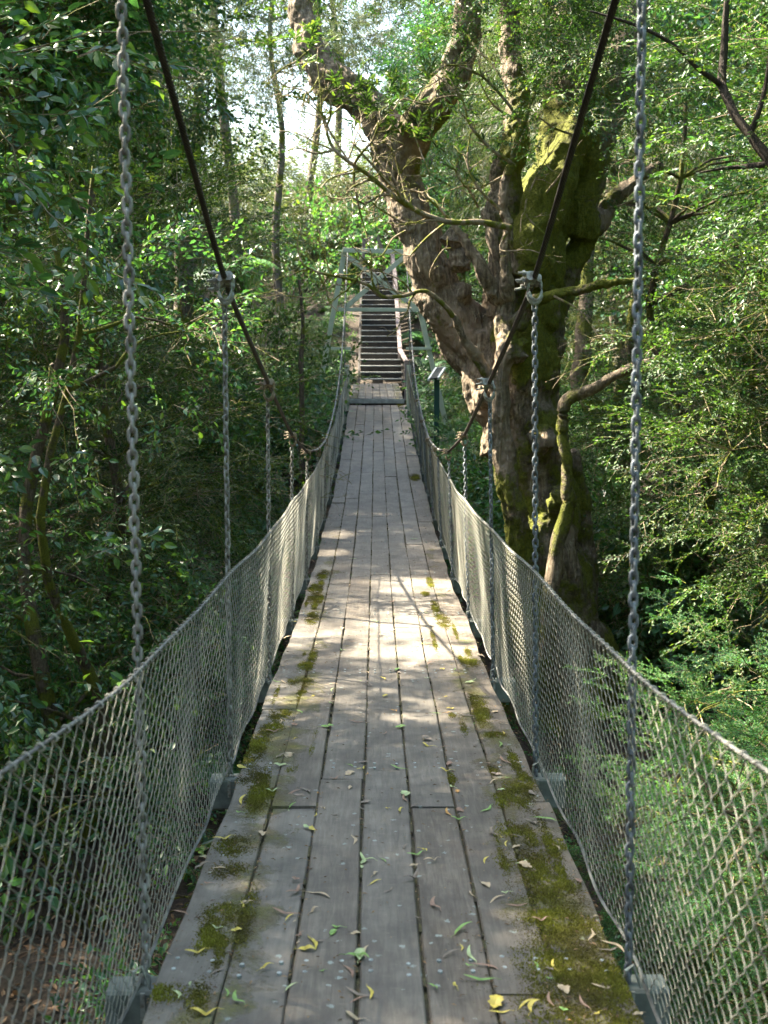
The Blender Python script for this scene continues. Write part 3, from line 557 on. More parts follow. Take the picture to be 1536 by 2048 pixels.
# broad central stems
limb_(tk, [(1040, 640, 12.4), (1050, 540, 12.5), (1075, 450, 12.7), (1105, 370, 12.8), (1130, 290, 12.9), (1140, 200, 13), (1145, 90, 13.1), (1150, -60, 13.2), (1160, -260, 13.4)], [74, 66, 62, 58, 52, 46, 42, 36, 28], seed=8, moss=-.05)
limb_(tk, [(1040, 640, 12.2), (1030, 540, 12.2), (1005, 450, 12.2), (1012, 370, 12.3), (1028, 290, 12.3), (1035, 200, 12.4), (1020, 90, 12.5), (1010, -90, 12.6)], [60, 52, 34, 30, 28, 24, 20, 15], seed=9, moss=.0)
limb_(tk, [(1050, 560, 11.9), (1065, 480, 11.9), (1090, 400, 11.9), (1125, 325, 12.), (1160, 250, 12.1), (1215, 160, 12.2), (1260, 60, 12.3), (1300, -90, 12.4)], [52, 50, 42, 34, 30, 26, 22, 16], seed=10, moss=.13)
limb_(tk, [(1150, 470, 12.8), (1170, 380, 12.8), (1190, 290, 12.8), (1235, 200, 12.9), (1265, 90, 13), (1280, -60, 13)], [40, 36, 32, 27, 22, 16], seed=11, moss=-.1)
limb_(tk, [(1060, 790, 12.4), (1085, 690, 12.6), (1105, 610, 12.7), (1140, 530, 12.8), (1175, 470, 12.9), (1215, 415, 13), (1260, 368, 13.1), (1320, 330, 13.2)], [38, 36, 34, 30, 22, 17, 13, 9], seed=12, moss=-.05)
limb_(tk, [(1035, 650, 11.7), (1062, 610, 11.6), (1105, 590, 11.4), (1160, 580, 11.3), (1215, 566, 11.2), (1290, 560, 11.1)], [17, 14, 11, 10, 8, 5], n=8, seed=13, moss=.16)
limb_(tk, [(1010, 800, 11.8), (965, 730, 11.7), (930, 680, 11.6), (905, 630, 11.5)], [17, 12, 9, 7], n=8, seed=14, moss=.05)
limb_(tk, [(1000, 600, 11.8), (975, 560, 11.7), (950, 515, 11.7), (925, 475, 11.7), (900, 440, 11.7)], [20, 17, 13, 9, 6], n=8, seed=15, moss=.05)
limb_(tk, [(1015, 600, 11.6), (1012, 530, 11.5), (1015, 455, 11.5), (1005, 400, 11.5), (1020, 330, 11.5), (1045, 250, 11.5), (1090, 130, 11.6)], [15, 12, 11, 9, 8, 6, 4], n=8, seed=16, moss=.04)
for (x, y, Y, r) in ((905, 480, 12.3, 24), (920, 520, 12.3, 26), (925, 590, 12.4, 24), (970, 790, 12., 28), (1120, 1000, 11.8, 30), (1030, 700, 11.8, 26), (1085, 880, 11.8, 30)):  # burrs
    limb_(tk, [(x-4, y-r*.7, Y), (x+3, y, Y-.06), (x, y+r*.8, Y)], [r*.5, r, r*.5], n=10, lump=.2, seed=int(x), moss=.1)
to = link('trunk', tk.mesh('trunk', M['bark_big'], BT, True), bt)
md = to.modifiers.new('join', 'REMESH'); md.mode = 'VOXEL'; md.voxel_size = .018; md.use_smooth_shade = True
tx = bpy.data.textures.new('bark_relief', 'CLOUDS'); tx.noise_scale = .22; tx.noise_depth = 4
md = to.modifiers.new('relief', 'DISPLACE'); md.texture = tx; md.strength = .07; md.mid_level = .5; md.texture_coords = 'LOCAL'
tx2 = bpy.data.textures.new('bark_ridges', 'CLOUDS'); tx2.noise_scale = .055; tx2.noise_depth = 3
md = to.modifiers.new('ridges', 'DISPLACE'); md.texture = tx2; md.strength = .022; md.mid_level = .5; md.texture_coords = 'LOCAL'
# dead twiggy branches of the big tree
def twigs(acc, P, r, rg, depth, spread=.9, dens=4.):
    tube(acc, P, np.linspace(r, r*.35, len(P)), 6 if r > .008 else 4)
    if depth == 0: return
    L = np.linalg.norm(np.diff(P, axis=0), axis=1).sum(); n = max(1, int(L*dens*rg.uniform(.7, 1.3)))
    for k in range(n):
        u = rg.uniform(.25, 1.)*(len(P)-1); i = min(int(u), len(P)-2); p = P[i]+(P[i+1]-P[i])*(u-i); t = P[i+1]-P[i]; t /= np.linalg.norm(t)
        d = t+rg.normal(0, spread, 3)*np.array([1, .6, 1]); d /= np.linalg.norm(d); l = L*rg.uniform(.2, .5)*(.8 if depth > 1 else .7); l = min(l, .75)
        q = [p]
        for s_ in range(5): d = d+rg.normal(0, .28, 3)+np.array([0, 0, .02]); d /= np.linalg.norm(d); q.append(q[-1]+d*l/5)
        twigs(acc, spline(q, 2), max(.002, r*rg.uniform(.28, .45)), rg, depth-1, spread, dens*1.7)
for i, (pts, r) in enumerate([
    ([(1022, 456, 11.4), (960, 444, 11.3), (915, 445, 11.2), (868, 436, 11.1), (800, 402, 11.), (740, 352, 10.9), (690, 318, 10.8), (660, 285, 10.8), (648, 230, 10.8)], .028),
    ([(905, 632, 11.5), (890, 612, 11.4), (850, 582, 11.3), (805, 592, 11.2), (762, 592, 11.1), (735, 570, 11.), (690, 556, 10.9), (640, 546, 10.8), (606, 530, 10.8)], .022),
    ([(868, 436, 11.1), (830, 420, 11.), (790, 380, 11.), (745, 330, 10.9), (705, 285, 10.9)], .02),
    ([(905, 445, 11.2), (860, 400, 11.2), (820, 380, 11.1), (780, 400, 11.)], .012),
    ([(1030, 330, 11.5), (985, 300, 11.4), (940, 250, 11.3), (925, 200, 11.3), (890, 170, 11.3)], .016),
    ([(1045, 250, 11.5), (1010, 200, 11.4), (960, 150, 11.3), (900, 130, 11.3), (860, 150, 11.2)], .014),
    ([(1000, 420, 11.4), (960, 380, 11.3), (935, 330, 11.3), (940, 270, 11.3)], .014),
    ([(900, 440, 11.4), (860, 470, 11.2), (830, 500, 11.), (815, 520, 11.)], .012),
    ([(1090, 470, 11.4), (1050, 420, 11.4), (1080, 340, 11.4), (1120, 280, 11.4)], .010),
    ([(1020, 456, 11.4), (1000, 500, 11.3), (1060, 500, 11.2), (1110, 520, 11.2)], .008)]):
    a = Acc(); twigs(a, px_line(pts, 4), r*1.2, R_(100+i), 3, .9, 7.5); link('dead_branch', a.mesh('dead_branch', M['twig'], BT, True), bt)
rgt = R_(160)
for i, (u0, v0, Y0, du, dv) in enumerate([(650, 150, 12.3, -40, 60), (700, 190, 12.2, -60, 60), (745, 230, 12.1, 10, 70), (790, 290, 12., -60, 50), (830, 260, 12., 20, 60), (880, 190, 11.8, -70, 20), (930, 110, 11.7, -60, 50), (930, 60, 11.7, 60, 80), (1030, 250, 11.7, -50, -60), (1040, 150, 11.8, 50, -60), (1100, 380, 11.5, 40, -60), (1150, 260, 11.6, -70, -20), (1180, 200, 11.8, 50, -60), (1010, 350, 11.8, -80, 20), (960, 420, 11.6, -40, -70), (820, 470, 12.1, -60, 30), (840, 360, 12.1, -70, -40), (1215, 420, 12.6, 60, -20), (860, 560, 12.1, 30, -50), (1120, 600, 11.3, 60, 50), (610, 90, 12.5, -50, 50)]):
    q = [at(u0+du*t_+rgt.normal(0, 8), v0+dv*t_+rgt.normal(0, 8), Y0-.25*t_) for t_ in (0, .5, 1, 1.5)]
    a = Acc(); twigs(a, spline(q, 4), .012, R_(170+i), 3, 1.0, 7.); link('dead_branch', a.mesh('dead_branch', M['twig'], BT, True), bt)
# big tree crown: high leafy blobs (mostly above the frame) plus sprigs at its forks
def gapfilt(P):
    u, v, D = sky_cone(P)
    g = in_gap(P)
    near = (np.abs(P[:, 0]) < .80) & (P[:, 2] < 4.2) & (P[:, 1] > -1) & (P[:, 1] < 23.5)
    return g | near
def skyhole(P):
    u, v, D = sky_cone(P); w = 38*np.sin(u*.021+v*.013)+26*np.sin(v*.047-u*.033)
    hole = (np.abs(u-592+w-(v-150)*.22) < 88) & (v < 345) & (v > -50) | ((u-745+w)**2/95**2+(v-85)**2/130**2 < 1) | ((u-520)**2/70**2+(v-270+w)**2/75**2 < 1)
    keep = (np.sin(u*.11+v*.05)+np.sin(v*.13-u*.07)+.8*np.sin(u*.31+v*.27)) > .95
    return hole & (D > 3) & ~keep
def bt_f(P):
    u, v, D = sky_cone(P); return gapfilt(P) | skyhole(P)
rg = R_(55); cr = Acc(); pos = []; dr = []
for (u, v, Y, ru, rv, n) in ((1010, 60, 11.6, 120, 90, 45), (1200, 120, 11.2, 100, 120, 130), (1100, 230, 11.4, 60, 70, 22), (860, 60, 12, 90, 80, 24), (800, -60, 12, 160, 50, 60), (1050, -90, 11.8, 250, 100, 260), (600, -60, 12.8, 80, 80, 50), (1120, 10, 12.2, 180, 60, 60)):
    g = rg.normal(0, .55, (n, 2)); pos += [at(u+a*ru, v+b*rv, Y+rg.normal(0, .5)) for a, b in g]
    dr += [np.array([a*.5, rg.normal(0, .5), rg.normal(-.1, .4)])+rg.normal(0, .5, 3) for a, b in g]
for k in range(950):   # overhead mass, out of frame: shades the far half of the bridge
    p = np.array([rg.normal(1.0, 2.6), rg.normal(12.3, 3.0), rg.uniform(6.6, 9.5)]); pos.append(p); dr.append(rg.normal(0, 1, 3)*np.array([1, 1, .4]))
place_sprays(cr, 'small', np.array(pos), np.array(dr), rg, (.8, 1.5), .5, bt_f); link('crown', cr.mesh('crown', [M['small'], M['twig']], BT), bt)
for (u, v, Y, n, s_) in ((700, 190, 12.2, 16, 60), (770, 230, 12.1, 12, 45), (620, 100, 12.4, 14, 40), (830, 260, 11.9, 10, 30), (880, 180, 11.8, 8, 35), (980, 300, 11.6, 8, 50), (800, 200, 12.3, 16, 50)):
    cr = Acc(); pos = []; dr = []
    for k in range(n): pos.append(at(u+rg.normal(0, s_*.6), v+rg.normal(0, s_*.5), Y+rg.normal(0, .15))); dr.append(rg.normal(0, 1, 3)+np.array([0, -.5, .5]))
    place_sprays(cr, 'tuft', np.array(pos), np.array(dr), rg, (.6, 1.1), .5); link('foliage', cr.mesh('foliage', [M['small'], M['twig']], BT), bt)
# small mossy trees round the big one
def small_tree(name, label, pts, rpx, seed, moss, matname='bark_big', extra=(), cat='tree'):
    b = at(*pts[0]); r = thing(name, label, cat, tuple(b)); a = Acc(); limb_(a, pts, rpx, 10, 6, .10, seed, moss)
    for e, rr in extra: limb_(a, e, rr, 8, 6, .10, seed+9, moss)
    o = link('trunk', a.mesh('trunk', M[matname], tuple(b), True), r); return r
small_tree('crooked_sapling', 'slim bare stem bending right with a mossy elbow, in front of the big trunk', [(1092, 1330, 10.9), (1100, 1200, 10.9), (1113, 1100, 10.9), (1134, 1010, 10.9), (1132, 920, 10.9), (1124, 850, 10.9), (1135, 800, 10.9), (1180, 780, 10.8), (1225, 755, 10.7), (1262, 735, 10.6), (1330, 715, 10.5)], [18, 16, 15, 13, 12, 12, 12, 11, 10, 9, 6], 31, .0)
small_tree('leaning_tree', 'grey leaning forked tree behind the chain right of the big mossy tree', [(1262, 960, 16), (1250, 900, 16), (1225, 860, 16), (1190, 815, 16), (1160, 770, 16), (1165, 700, 16), (1172, 600, 16.2), (1180, 480, 16.4)], [24, 22, 24, 22, 18, 16, 14, 11], 32, -.06, 'bark_big', [([(1235, 880, 16), (1240, 800, 15.9), (1255, 720, 15.9), (1268, 600, 15.9)], [16, 15, 12, 9])])
small_tree('dark_slanting_tree', 'dark bent tree with bare branches at the upper right corner', [(1640, 520, 6.2), (1560, 350, 6.2), (1500, 270, 6.3), (1462, 215, 6.4), (1445, 160, 6.5), (1450, 60, 6.6), (1462, -120, 6.7)], [15, 12, 10, 9, 8, 7, 5], 33, -.2, 'bark_dark', [([(1445, 172, 6.5), (1400, 140, 6.4), (1340, 85, 6.4), (1265, 48, 6.4), (1180, 22, 6.4)], [6, 5, 4, 3, 2]), ([(1530, 330, 6.2), (1460, 335, 6.3), (1400, 345, 6.3)], [6, 4, 2]), ([(1500, 270, 6.3), (1530, 180, 6.3), (1545, 60, 6.3)], [6, 5, 4])])
small_tree('thin_sapling', 'thin straight bare sapling left of the bridge below the far tower', [(602, 960, 17), (603, 880, 17), (604, 800, 17), (602, 730, 17), (606, 640, 17), (598, 560, 17)], [6, 6, 5, 5, 4, 3], 34, -.1, 'bark')
# ------------------------------------------------------------------ trees and shrubs
def keep_clear(P):
    """leaves stay off the bridge, off the stairs, out of the sun gaps and out of the sky slot"""
    x, y, z = P[:, 0], P[:, 1], P[:, 2]
    br = (np.abs(x) < .74+.0*y) & (y > -4) & (y < 24.5) & (z < np.maximum(cablez(y)+.5, deck(y)+2.0))
    stz = (np.abs(x) < .62) & (y >= 24.) & (y < 38) & (z < 1.0+.39*np.maximum(y-28, 0)+1.6)
    return br | stz | in_gap(P) | skyhole(P)
def keep_left(P): return keep_clear(P) | ((P[:, 0] > -.95) & (P[:, 1] < 11)) | (P[:, 1] < 2.2) & (P[:, 0] > -2.4)
def keep_right(P):
    u, v, D = sky_cone(P)
    return keep_clear(P) | ((P[:, 0] < .86) & (P[:, 1] < 14)) | ((np.linalg.norm(P-CAM, axis=1) < 2.6))
def keep_tree_view(P):   # foliage in front of the big trunk stays to its right
    u, v, D = sky_cone(P); lim = np.interp(v, [0, 300, 500, 640, 800, 1000, 1150, 1400], [1250, 1230, 1215, 1190, 1190, 1190, 1130, 1100])
    return keep_right(P) | ((u < lim+14*np.sin(v*.06)+10*np.sin(v*.17)) & (u > 780) & (D < 13))
SPK = ['broad', 'broad', 'broad', 'broad', 'small', 'small']; SPM = ['broad', 'broad', 'broad', 'broad', 'small', 'broad']; SPS = [(.8, 1.2), (.8, 1.25), (.55, .85), (.6, .95), (1.3, 1.8), (1.5, 2.2)]; SPN = [1, 1, 1.5, 1.4, 1.1, 1.0]
GL = 'glossy broad-leaved trees along the left of the bridge'
def gz(x, y): return (x, y, float(ground(x, y)))
for i, (x, y, h, bl, cl, pr, lab) in enumerate([
    (-2.7, 6.3, 5.6, [(.1, 0, 1.2, 1.7, 1.8, 1.3), (.1, 0, 3.2, 1.6, 1.8, 1.5), (-.1, .1, 5.2, 1.5, 1.7, 1.5)], 64, 22, 'dense glossy dark green tree directly behind the nearest left hanger chain'),
    (-4.2, 4.9, 6.0, [(.2, 0, 1.5, 1.7, 1.7, 1.6), (.2, 0, 4.2, 1.7, 1.7, 1.9), (0, 0, 6.5, 1.6, 1.8, 1.2)], 56, 20, 'glossy dark green tree filling the left edge of the view nearest the camera'),
    (-2.5, 9.2, 5.2, [(.2, 0, 1.3, 1.5, 1.8, 1.3), (.3, 0, 3.4, 1.5, 1.8, 1.5), (0, 0, 5.3, 1.3, 1.5, 1.2)], 56, 20, 'glossy tree leaning toward the cable behind the second left hanger chain'),
    (-5.0, 8.6, 8.5, [(0, 0, 2.0, 1.9, 1.9, 1.8), (0, 0, 5, 2.0, 1.9, 2.0), (.2, 0, 8, 2.0, 2.0, 1.6)], 60, 20, 'taller glossy tree standing behind the first row at left'),
    (-3.1, 12.6, 5.5, [(.2, 0, 1.2, 1.4, 1.7, 1.2), (.2, 0, 3.2, 1.5, 1.8, 1.5), (0, 0, 5.0, 1.3, 1.6, 1.2)], 46, 18, 'looser glossy tree further along the left bank beside the middle of the bridge'),
    (-6.2, 13.2, 9.5, [(0, 0, 3, 2.1, 2.0, 2.6), (0, 0, 7, 2.3, 2.2, 2.4), (.6, 0, 9.5, 2.1, 2.0, 1.2)], 56, 18, 'tall dark tree rising behind the left bank shrubs')]):
    build_tree('broadleaf_tree', lab, 'tree', GL, gz(x, y), h, bl, SPK[i], M[SPM[i]], M['bark'], 200+i, cl, int(pr*SPN[i]), .085, .42, keep_left, (.15, 0), 2 if i < 3 else 1, SPS[i], .45)
for i, (x, y, h, bl, cl, lab) in enumerate([
    (-6.4, 6.6, 9.0, [(1.8, -.6, 7.9, 2.4, 3.0, 1.5), (2.0, -3.5, 7.6, 2.2, 2.2, 1.2), (0, 0, 6.5, 2, 2, 2), (5.0, 1.7, 8.7, 1.9, 2.4, 1.0)], 165, 'tall spreading tree added to shade the near boards from the left'),
    (-5.6, 16.5, 10., [(1.0, .0, 9.0, 2.8, 3.8, 1.6), (0, 0, 7, 2.2, 2.4, 1.8), (4.2, -1.5, 9.3, 1.8, 3.0, 1.2)], 150, 'tall spreading tree added to shade the far half of the bridge from the left')]):
    build_tree('added_shade_tree', lab, 'tree', None, gz(x, y), h, bl, 'broadfar', M['broad'], M['bark'], 230+i, cl, 17, .13, .5, keep_left, (.6, 0), 1, (1.0, 1.4), .3)  # trees added as sun blockers, to keep most of the deck in shade
# a leafy spray hanging in front of the third cable clamp etc.
SH = 'low glossy shrubs on the left bank'
for i, (x, y, r, lab) in enumerate([(-1.9, 7.9, .9, 'low glossy shrub beneath the second left chain'), (-1.8, 11.0, .8, 'small glossy shrub beside the sunlit left mesh'), (-3.3, 10.6, 1., 'rounded glossy shrub with yellow-green sunlit leaves behind the second left chain')]):
    build_tree('glossy_shrub', lab, 'shrub', SH, gz(x, y), .9, [(0, 0, .6, r, r, .8)], 'broad', M['broad'], M['bark'], 240+i, 16, 12, .03, .3, keep_left, (0, 0), 3)
# right: feathery bushes close to the bridge
FB = 'feathery light green bushes close to the right mesh'
for i, (x, y, h, bl, cl, pr, lab) in enumerate([
    (2.35, 5.3, 2.6, [(0, 0, .8, 1.1, 1.1, .8), (.1, 0, 2.1, 1.0, 1.0, .95)], 76, 28, 'soft light green feathery bush behind the nearest right hanger chain'),
    (3.0, 4.3, 2.7, [(0, 0, .8, 1.2, 1.1, .9), (0, 0, 2.1, 1.0, .9, .9)], 66, 28, 'blurred feathery bush filling the lower right corner of the view'),
    (2.3, 7.4, 1.6, [(0, 0, .7, 1.1, 1.1, .8), (.1, 0, 1.5, .8, .9, .5)], 44, 24, 'low feathery bush spreading at the foot of the big mossy tree'),
    (3.7, 6.6, 3.6, [(0, 0, 1.4, 1.2, 1.2, 1.3), (0, 0, 3.0, 1.1, 1.1, 1.0), (-.7, .6, 1.0, 1.0, .9, 1.0)], 84, 25, 'taller feathery bush at the right edge behind the nearer ones'),
    (1.65, 3.5, .7, [(0, 0, .4, .6, .9, .45)], 22, 20, 'small feathery bush low beneath the right mesh nearest the camera')]):
    build_tree('feathery_bush', lab, 'bush', FB, gz(x, y), h, bl, 'fine', M['fine'], M['bark'], 260+i, cl, pr, .03, .27, keep_tree_view, (0, 0), 3, (.8, 1.25), .4)
RT = 'small-leaved trees on the right bank'
for i, (x, y, h, bl, cl, pr, lab) in enumerate([
    (3.9, 9.3, 5.0, [(0, 0, 1.5, 1.5, 1.5, 1.4), (.1, 0, 3.4, 1.6, 1.5, 1.5)], 74, 23, 'leafy mid green tree right of the mossy branch'),
    (5.4, 8.2, 7.2, [(0, 0, 2.0, 1.6, 1.6, 1.8), (-.2, 0, 5.0, 1.9, 1.7, 1.9), (-.7, 0, 7.2, 2.0, 1.8, 1.1)], 66, 20, 'dense dark tree behind the nearest right chain at the right edge'),
    (3.6, 13.6, 6.5, [(0, 0, 1.6, 1.5, 1.5, 1.5), (0, 0, 4.5, 1.7, 1.5, 1.7)], 50, 20, 'green tree behind the leaning grey tree on the right bank'),
    (6.6, 12.6, 8.5, [(0, 0, 3, 2.2, 2, 2.6), (-.3, 0, 7.5, 2.6, 2.2, 2.2)], 60, 20, 'tall tree high on the right bank with dense small leaves')]):
    build_tree('small_leaf_tree', lab, 'tree', RT, gz(x, y), h, bl, 'small', M['small'], M['bark'], 280+i, cl, pr, .08, .42, keep_tree_view, (-.2, 0), 1, (1.0, 1.5), .4)
# casuarina-like drooping tree, upper right
build_tree('drooping_tree', 'dark small-leaved tree with drooping sprays overhanging the upper right', 'tree', None, gz(4.3, 6.6), 6.5, [(-.6, .2, 5.4, 1.6, 1.5, 1.3), (-.4, .4, 7.0, 2.2, 1.9, .8)], 'small', M['small'], M['bark_dark'], 300, 60, 20, .09, .42, keep_tree_view, (-.3, 0), 1, (.9, 1.4), .3)
# ------------------------------------------------------------------ labels for repeated background plants: where each stands
def zone(p):
    u, v, D = proj(p); side = 'left' if u < 740 else 'right'
    if p[1] > 24.2 and abs(p[0]) < 3: return f'{"left" if p[0] < 0 else "right"} of the stairs'
    if u < 230: return 'left of the nearest left chain'
    if u < 460: return 'between the two nearest left chains'
    if u < 600: return 'between the second left chain and the bare sapling'
    if u < 690: return 'between the bare sapling and the tower'
    if u < 820: return 'beyond the tower'
    if u < 930: return 'behind the left fork of the mossy tree'
    if u < 1200: return 'behind the mossy tree trunk'
    if u < 1270: return 'left of the nearest right chain'
    return 'right of the nearest right chain'
ORD = ['nearest', 'second nearest', 'third nearest', 'fourth nearest', 'fifth nearest', 'sixth nearest', 'seventh nearest', 'eighth nearest', 'ninth nearest', 'tenth nearest', 'eleventh nearest', 'twelfth nearest']
def label_all(objs, desc):
    z = {}
    for o in objs: z.setdefault(zone(np.array(o.location)), []).append(o)
    for k, l in z.items():
        l.sort(key=lambda o: o.location[1])
        for i, o in enumerate(l): o['label'] = f'{desc} {k}, {ORD[min(i, 11)]}'
# ------------------------------------------------------------------ ferns
def frond(rg, L, curl, pairs=17, pn=6):
    t = np.linspace(0, 1, pairs+3); y = L*(t-.12*t*t); z = L*(curl[0]*t-curl[1]*t*t); R = np.stack([.03*L*np.sin(t*3+rg.random()*6), y, z], 1); a = Acc(); tube(a, R, np.linspace(.0045, .0012, len(R)), 3, mat=1)
    V, f = [], []; n = 0
    for i in range(2, len(R)-1):
        T = R[i+1]-R[i-1]; T /= np.linalg.norm(T); S = np.array([1., 0, 0]); Nn = np.cross(S, T); s = (i-2)/pairs; pl = L*.36*math.sin(math.pi*min(1, s*.86+.14))**.8*(1-.25*s)
        for sg in (-1, 1):
            d = S*sg*.93+T*.35-np.array([0, 0, .22])+rg.normal(0, .05, 3); d /= np.linalg.norm(d); e = np.cross(Nn, d); e /= np.linalg.norm(e)
            for k in range(pn):
                q = R[i]+d*pl*(k+.4)/pn; w = pl*.20*(1-.75*k/pn)+.004; b = pl/pn*.42; dr = np.array([0, 0, -.25*w])
                c = [q-d*b, q+e*w+d*b*.8+dr, q+d*b*1.1, q-e*w+d*b*.8+dr]; V += c; f.append([n, n+1, n+2, n+3]); n += 4
    a.add(V, f, rg.random()); return a
def fern_mesh(seed, L=.85, nf=11, up_=1.):
    rg = R_(seed); A = Acc()
    for k in range(nf):
        a = frond(rg, L*rg.uniform(.7, 1.1), (up_*rg.uniform(.5, 1.), up_*rg.uniform(.55, .95)+.15)); th = k*2.4+rg.normal(0, .2); R = np.array([[math.cos(th), -math.sin(th), 0], [math.sin(th), math.cos(th), 0], [0, 0, 1]]); sh = rg.normal(0, .15)
        for v, f, r, m_ in zip(a.v, a.f, a.r, a.m):
            base = f.min(); A.add(v@R.T, f-base, np.clip(r+sh, 0, 1), int(m_[0]))
    return A
FM = [fern_mesh(400+i, .85, 10+i).mesh('fronds', [M['fern'], M['twig']]) for i in range(3)]
RM = [Acc().add(*tube_arr([(0, 0, -.15), (.01, 0, 0), (0, .01, .05)], [.05, .06, .035], 7, cap=True, lump=.15)).mesh('crown_base', M['bark_dark']) for i in range(1)]
def clear_plan(x, y, m=.35): return not ((abs(x) < .95+m and y < 24.6) or (abs(x) < .75+m*.4 and y > 24))
rg = R_(410); FP = []
fixed = [(-1.3, 25.2), (-1.7, 23.6), (-1.25, 27), (-1.3, 28.8), (-1.25, 30.6), (-1.3, 32.5), (1.45, 25.4), (1.3, 27.2), (1.35, 29), (1.3, 31), (1.3, 33), (-1.3, 34.5), (1.3, 35), (-2.1, 26), (-2.3, 27.8), (-2.1, 29.7), (-2.3, 31.6), (2.2, 26.3), (2.0, 28), (2.2, 30), (2.1, 32), (-3.0, 28.6), (-1.9, 33.6), (1.9, 34), (-1.4, 36.5), (2.6, 24.6), (-2.6, 24.4), (-1.9, 22), (-2.2, 20), (-1.6, 18.4), (-2.3, 16.6), (-1.8, 14.8), (-2.7, 13.6), (-2.1, 12.9), (1.5, 22.6), (1.7, 24.3), (3.3, 15.4), (3.7, 16.2), (3.0, 17), (4.2, 15.), (3.5, 14.4), (-1.7, 10.2), (-3.4, 18), (-1.6, 16.2)]
while len(FP) < 26:
    y = rg.uniform(9, 34); x = rg.uniform(-.33*y-1, .33*y+1)
    if clear_plan(x, y, .6) and not (abs(x) < 1.7 and y > 20) and not (abs(x-2) < 1.1 and abs(y-12.2) < 1.3): FP.append((x, y))
ferns = []
for i, (x, y) in enumerate(fixed+FP):
    z = float(ground(x, y)); r = thing('fern', 'fern', 'fern', (x, y, z+.02), 'green ferns on the slopes'); k = i % 3
    link('fronds', FM[k], r); link('crown_base', RM[0], r); r.rotation_euler = (rg.normal(0, .12), rg.normal(0, .12), rg.uniform(0, 6.28)); s = rg.uniform(.8, 1.3); r.scale = (s, s, s); ferns.append(r)
label_all(ferns, 'green fern')
# tree ferns
TF = fern_mesh(450, 1.6, 14, .8).mesh('fronds', [M['fern'], M['twig']]); tfs = []
for i, (x, y, h) in enumerate([(-4.0, 33, 1.6), (-.9, 43, 1.8), (2.4, 30, 1.3), (-7.5, 30, 1.8), (-6.5, 39, 1.6)]):
    z = float(ground(x, y)); r = thing('tree_fern', 'tf', 'tree fern', (x, y, z), 'tree ferns on the far slope'); a = Acc(); tube(a, spline([(0, 0, -.3), (.05, 0, h*.5), (0, 0, h)], 5), [.13, .11, .10, .10, .10, .10, .10, .10, .10, .11, .12], 9, lump=.12, seed=i); link('trunk', a.mesh('trunk', M['bark_dark']), r)
    o = link('fronds', TF, r, (0, 0, h)); o.rotation_euler = (0, 0, i*1.3); tfs.append(r)
label_all(tfs, 'tree fern')
# ------------------------------------------------------------------ shrubs of the slopes (copies of four masters)
def shrub_master(seed, kind, lm, r=.8, h=1.1, cl=15, pr=11):
    rg = R_(seed); tr = Acc(); cr = Acc(); pos, dr = [], []
    for k in range(cl):
        d = rg.normal(0, 1, 3); d /= np.linalg.norm(d); c0 = np.array([0, 0, h*.6])+d*np.array([r, r, h*.45])*rg.uniform(.4, 1); c0[2] = max(.1, c0[2]); tube(tr, wobble_line(np.array([0, 0, -.1]), c0, rg, 6, .1), np.linspace(.018, .005, 6), 4)
        for j in range(pr): o = rg.normal(0, 1, 3)*.26; pos.append(c0+o); dr.append(d*np.array([1, 1, .6])+o*2+rg.normal(0, .3, 3))
    place_sprays(cr, kind, np.array(pos), np.array(dr), rg, (.8, 1.3), .5); return tr.mesh('stems', M['bark']), cr.mesh('leaves', [lm, M['twig']])
SM = [shrub_master(500, 'broadfar', M['broad']), shrub_master(501, 'smallfar', M['small']), shrub_master(502, 'broadfar', M['broad'], 1., .9), shrub_master(503, 'smallfar', M['fern'], .9, 1.), shrub_master(504, 'gum', M['gum'], .8, 1.6)]
rg = R_(510); sh = []; pts = [(2.2, 15.2), (2.1, 16.6), (2.3, 17.8), (1.75, 18.9), (2.6, 16.2), (-2.9, 15.4), (-3.9, 16.8), (-2.6, 23), (-3.3, 21), (-2.1, 24.6), (-2.2, 28), (2.3, 26), (2.6, 23), (3.2, 20), (-1.95, 22.2), (-1.95, 20.6)]
pts += [(-1.5, 43), (-3.2, 45), (-.2, 46), (1.4, 45), (-4.8, 42), (-2.2, 48), (.8, 49), (-6.6, 45), (2.8, 43), (-3.8, 49), (-5.6, 50), (-.9, 52), (2.3, 52)]
nbig = len(pts)-13
while len(pts) < 125:
    y = 12+42*rg.random()**1.1; x = rg.uniform(-.36*y-1.5, .36*y+1.5)
    if clear_plan(x, y, .8) and not (abs(x) < 2.7 and 20 < y < 39) and not (abs(x-2) < 1.5 and abs(y-12.2) < 1.8) and min((x-a)**2+(y-b)**2 for a, b in pts) > .7: pts.append((x, y))
for i, (x, y) in enumerate(pts):
    k = [0, 0, 1, 3, 0][i] if i < 5 else int(rg.integers(0, 5)); k = 4 if nbig <= i < nbig+13 else k; z = float(ground(x, y)); r = thing('shrub', 's', 'shrub', (x, y, z), 'shrubs covering the slopes'); link('stems', SM[k][0], r); link('leaves', SM[k][1], r)
    s = rg.uniform(.7, 1.15) if y < 20 else rg.uniform(.9, 1.7); big = nbig <= i < nbig+13; s = 2.2 if big else s; r.scale = (s, s, s*(.95 if big else rg.uniform(.8, 1.3))); r.rotation_euler = (0, 0, rg.uniform(0, 6.28)); sh.append(r)
LV_ = {}
for o_ in C.objects:
    if o_.parent and o_.name.startswith('leaves'): LV_[o_.parent.name] = o_.data
def mesh_of(o): return LV_.get(o.name)
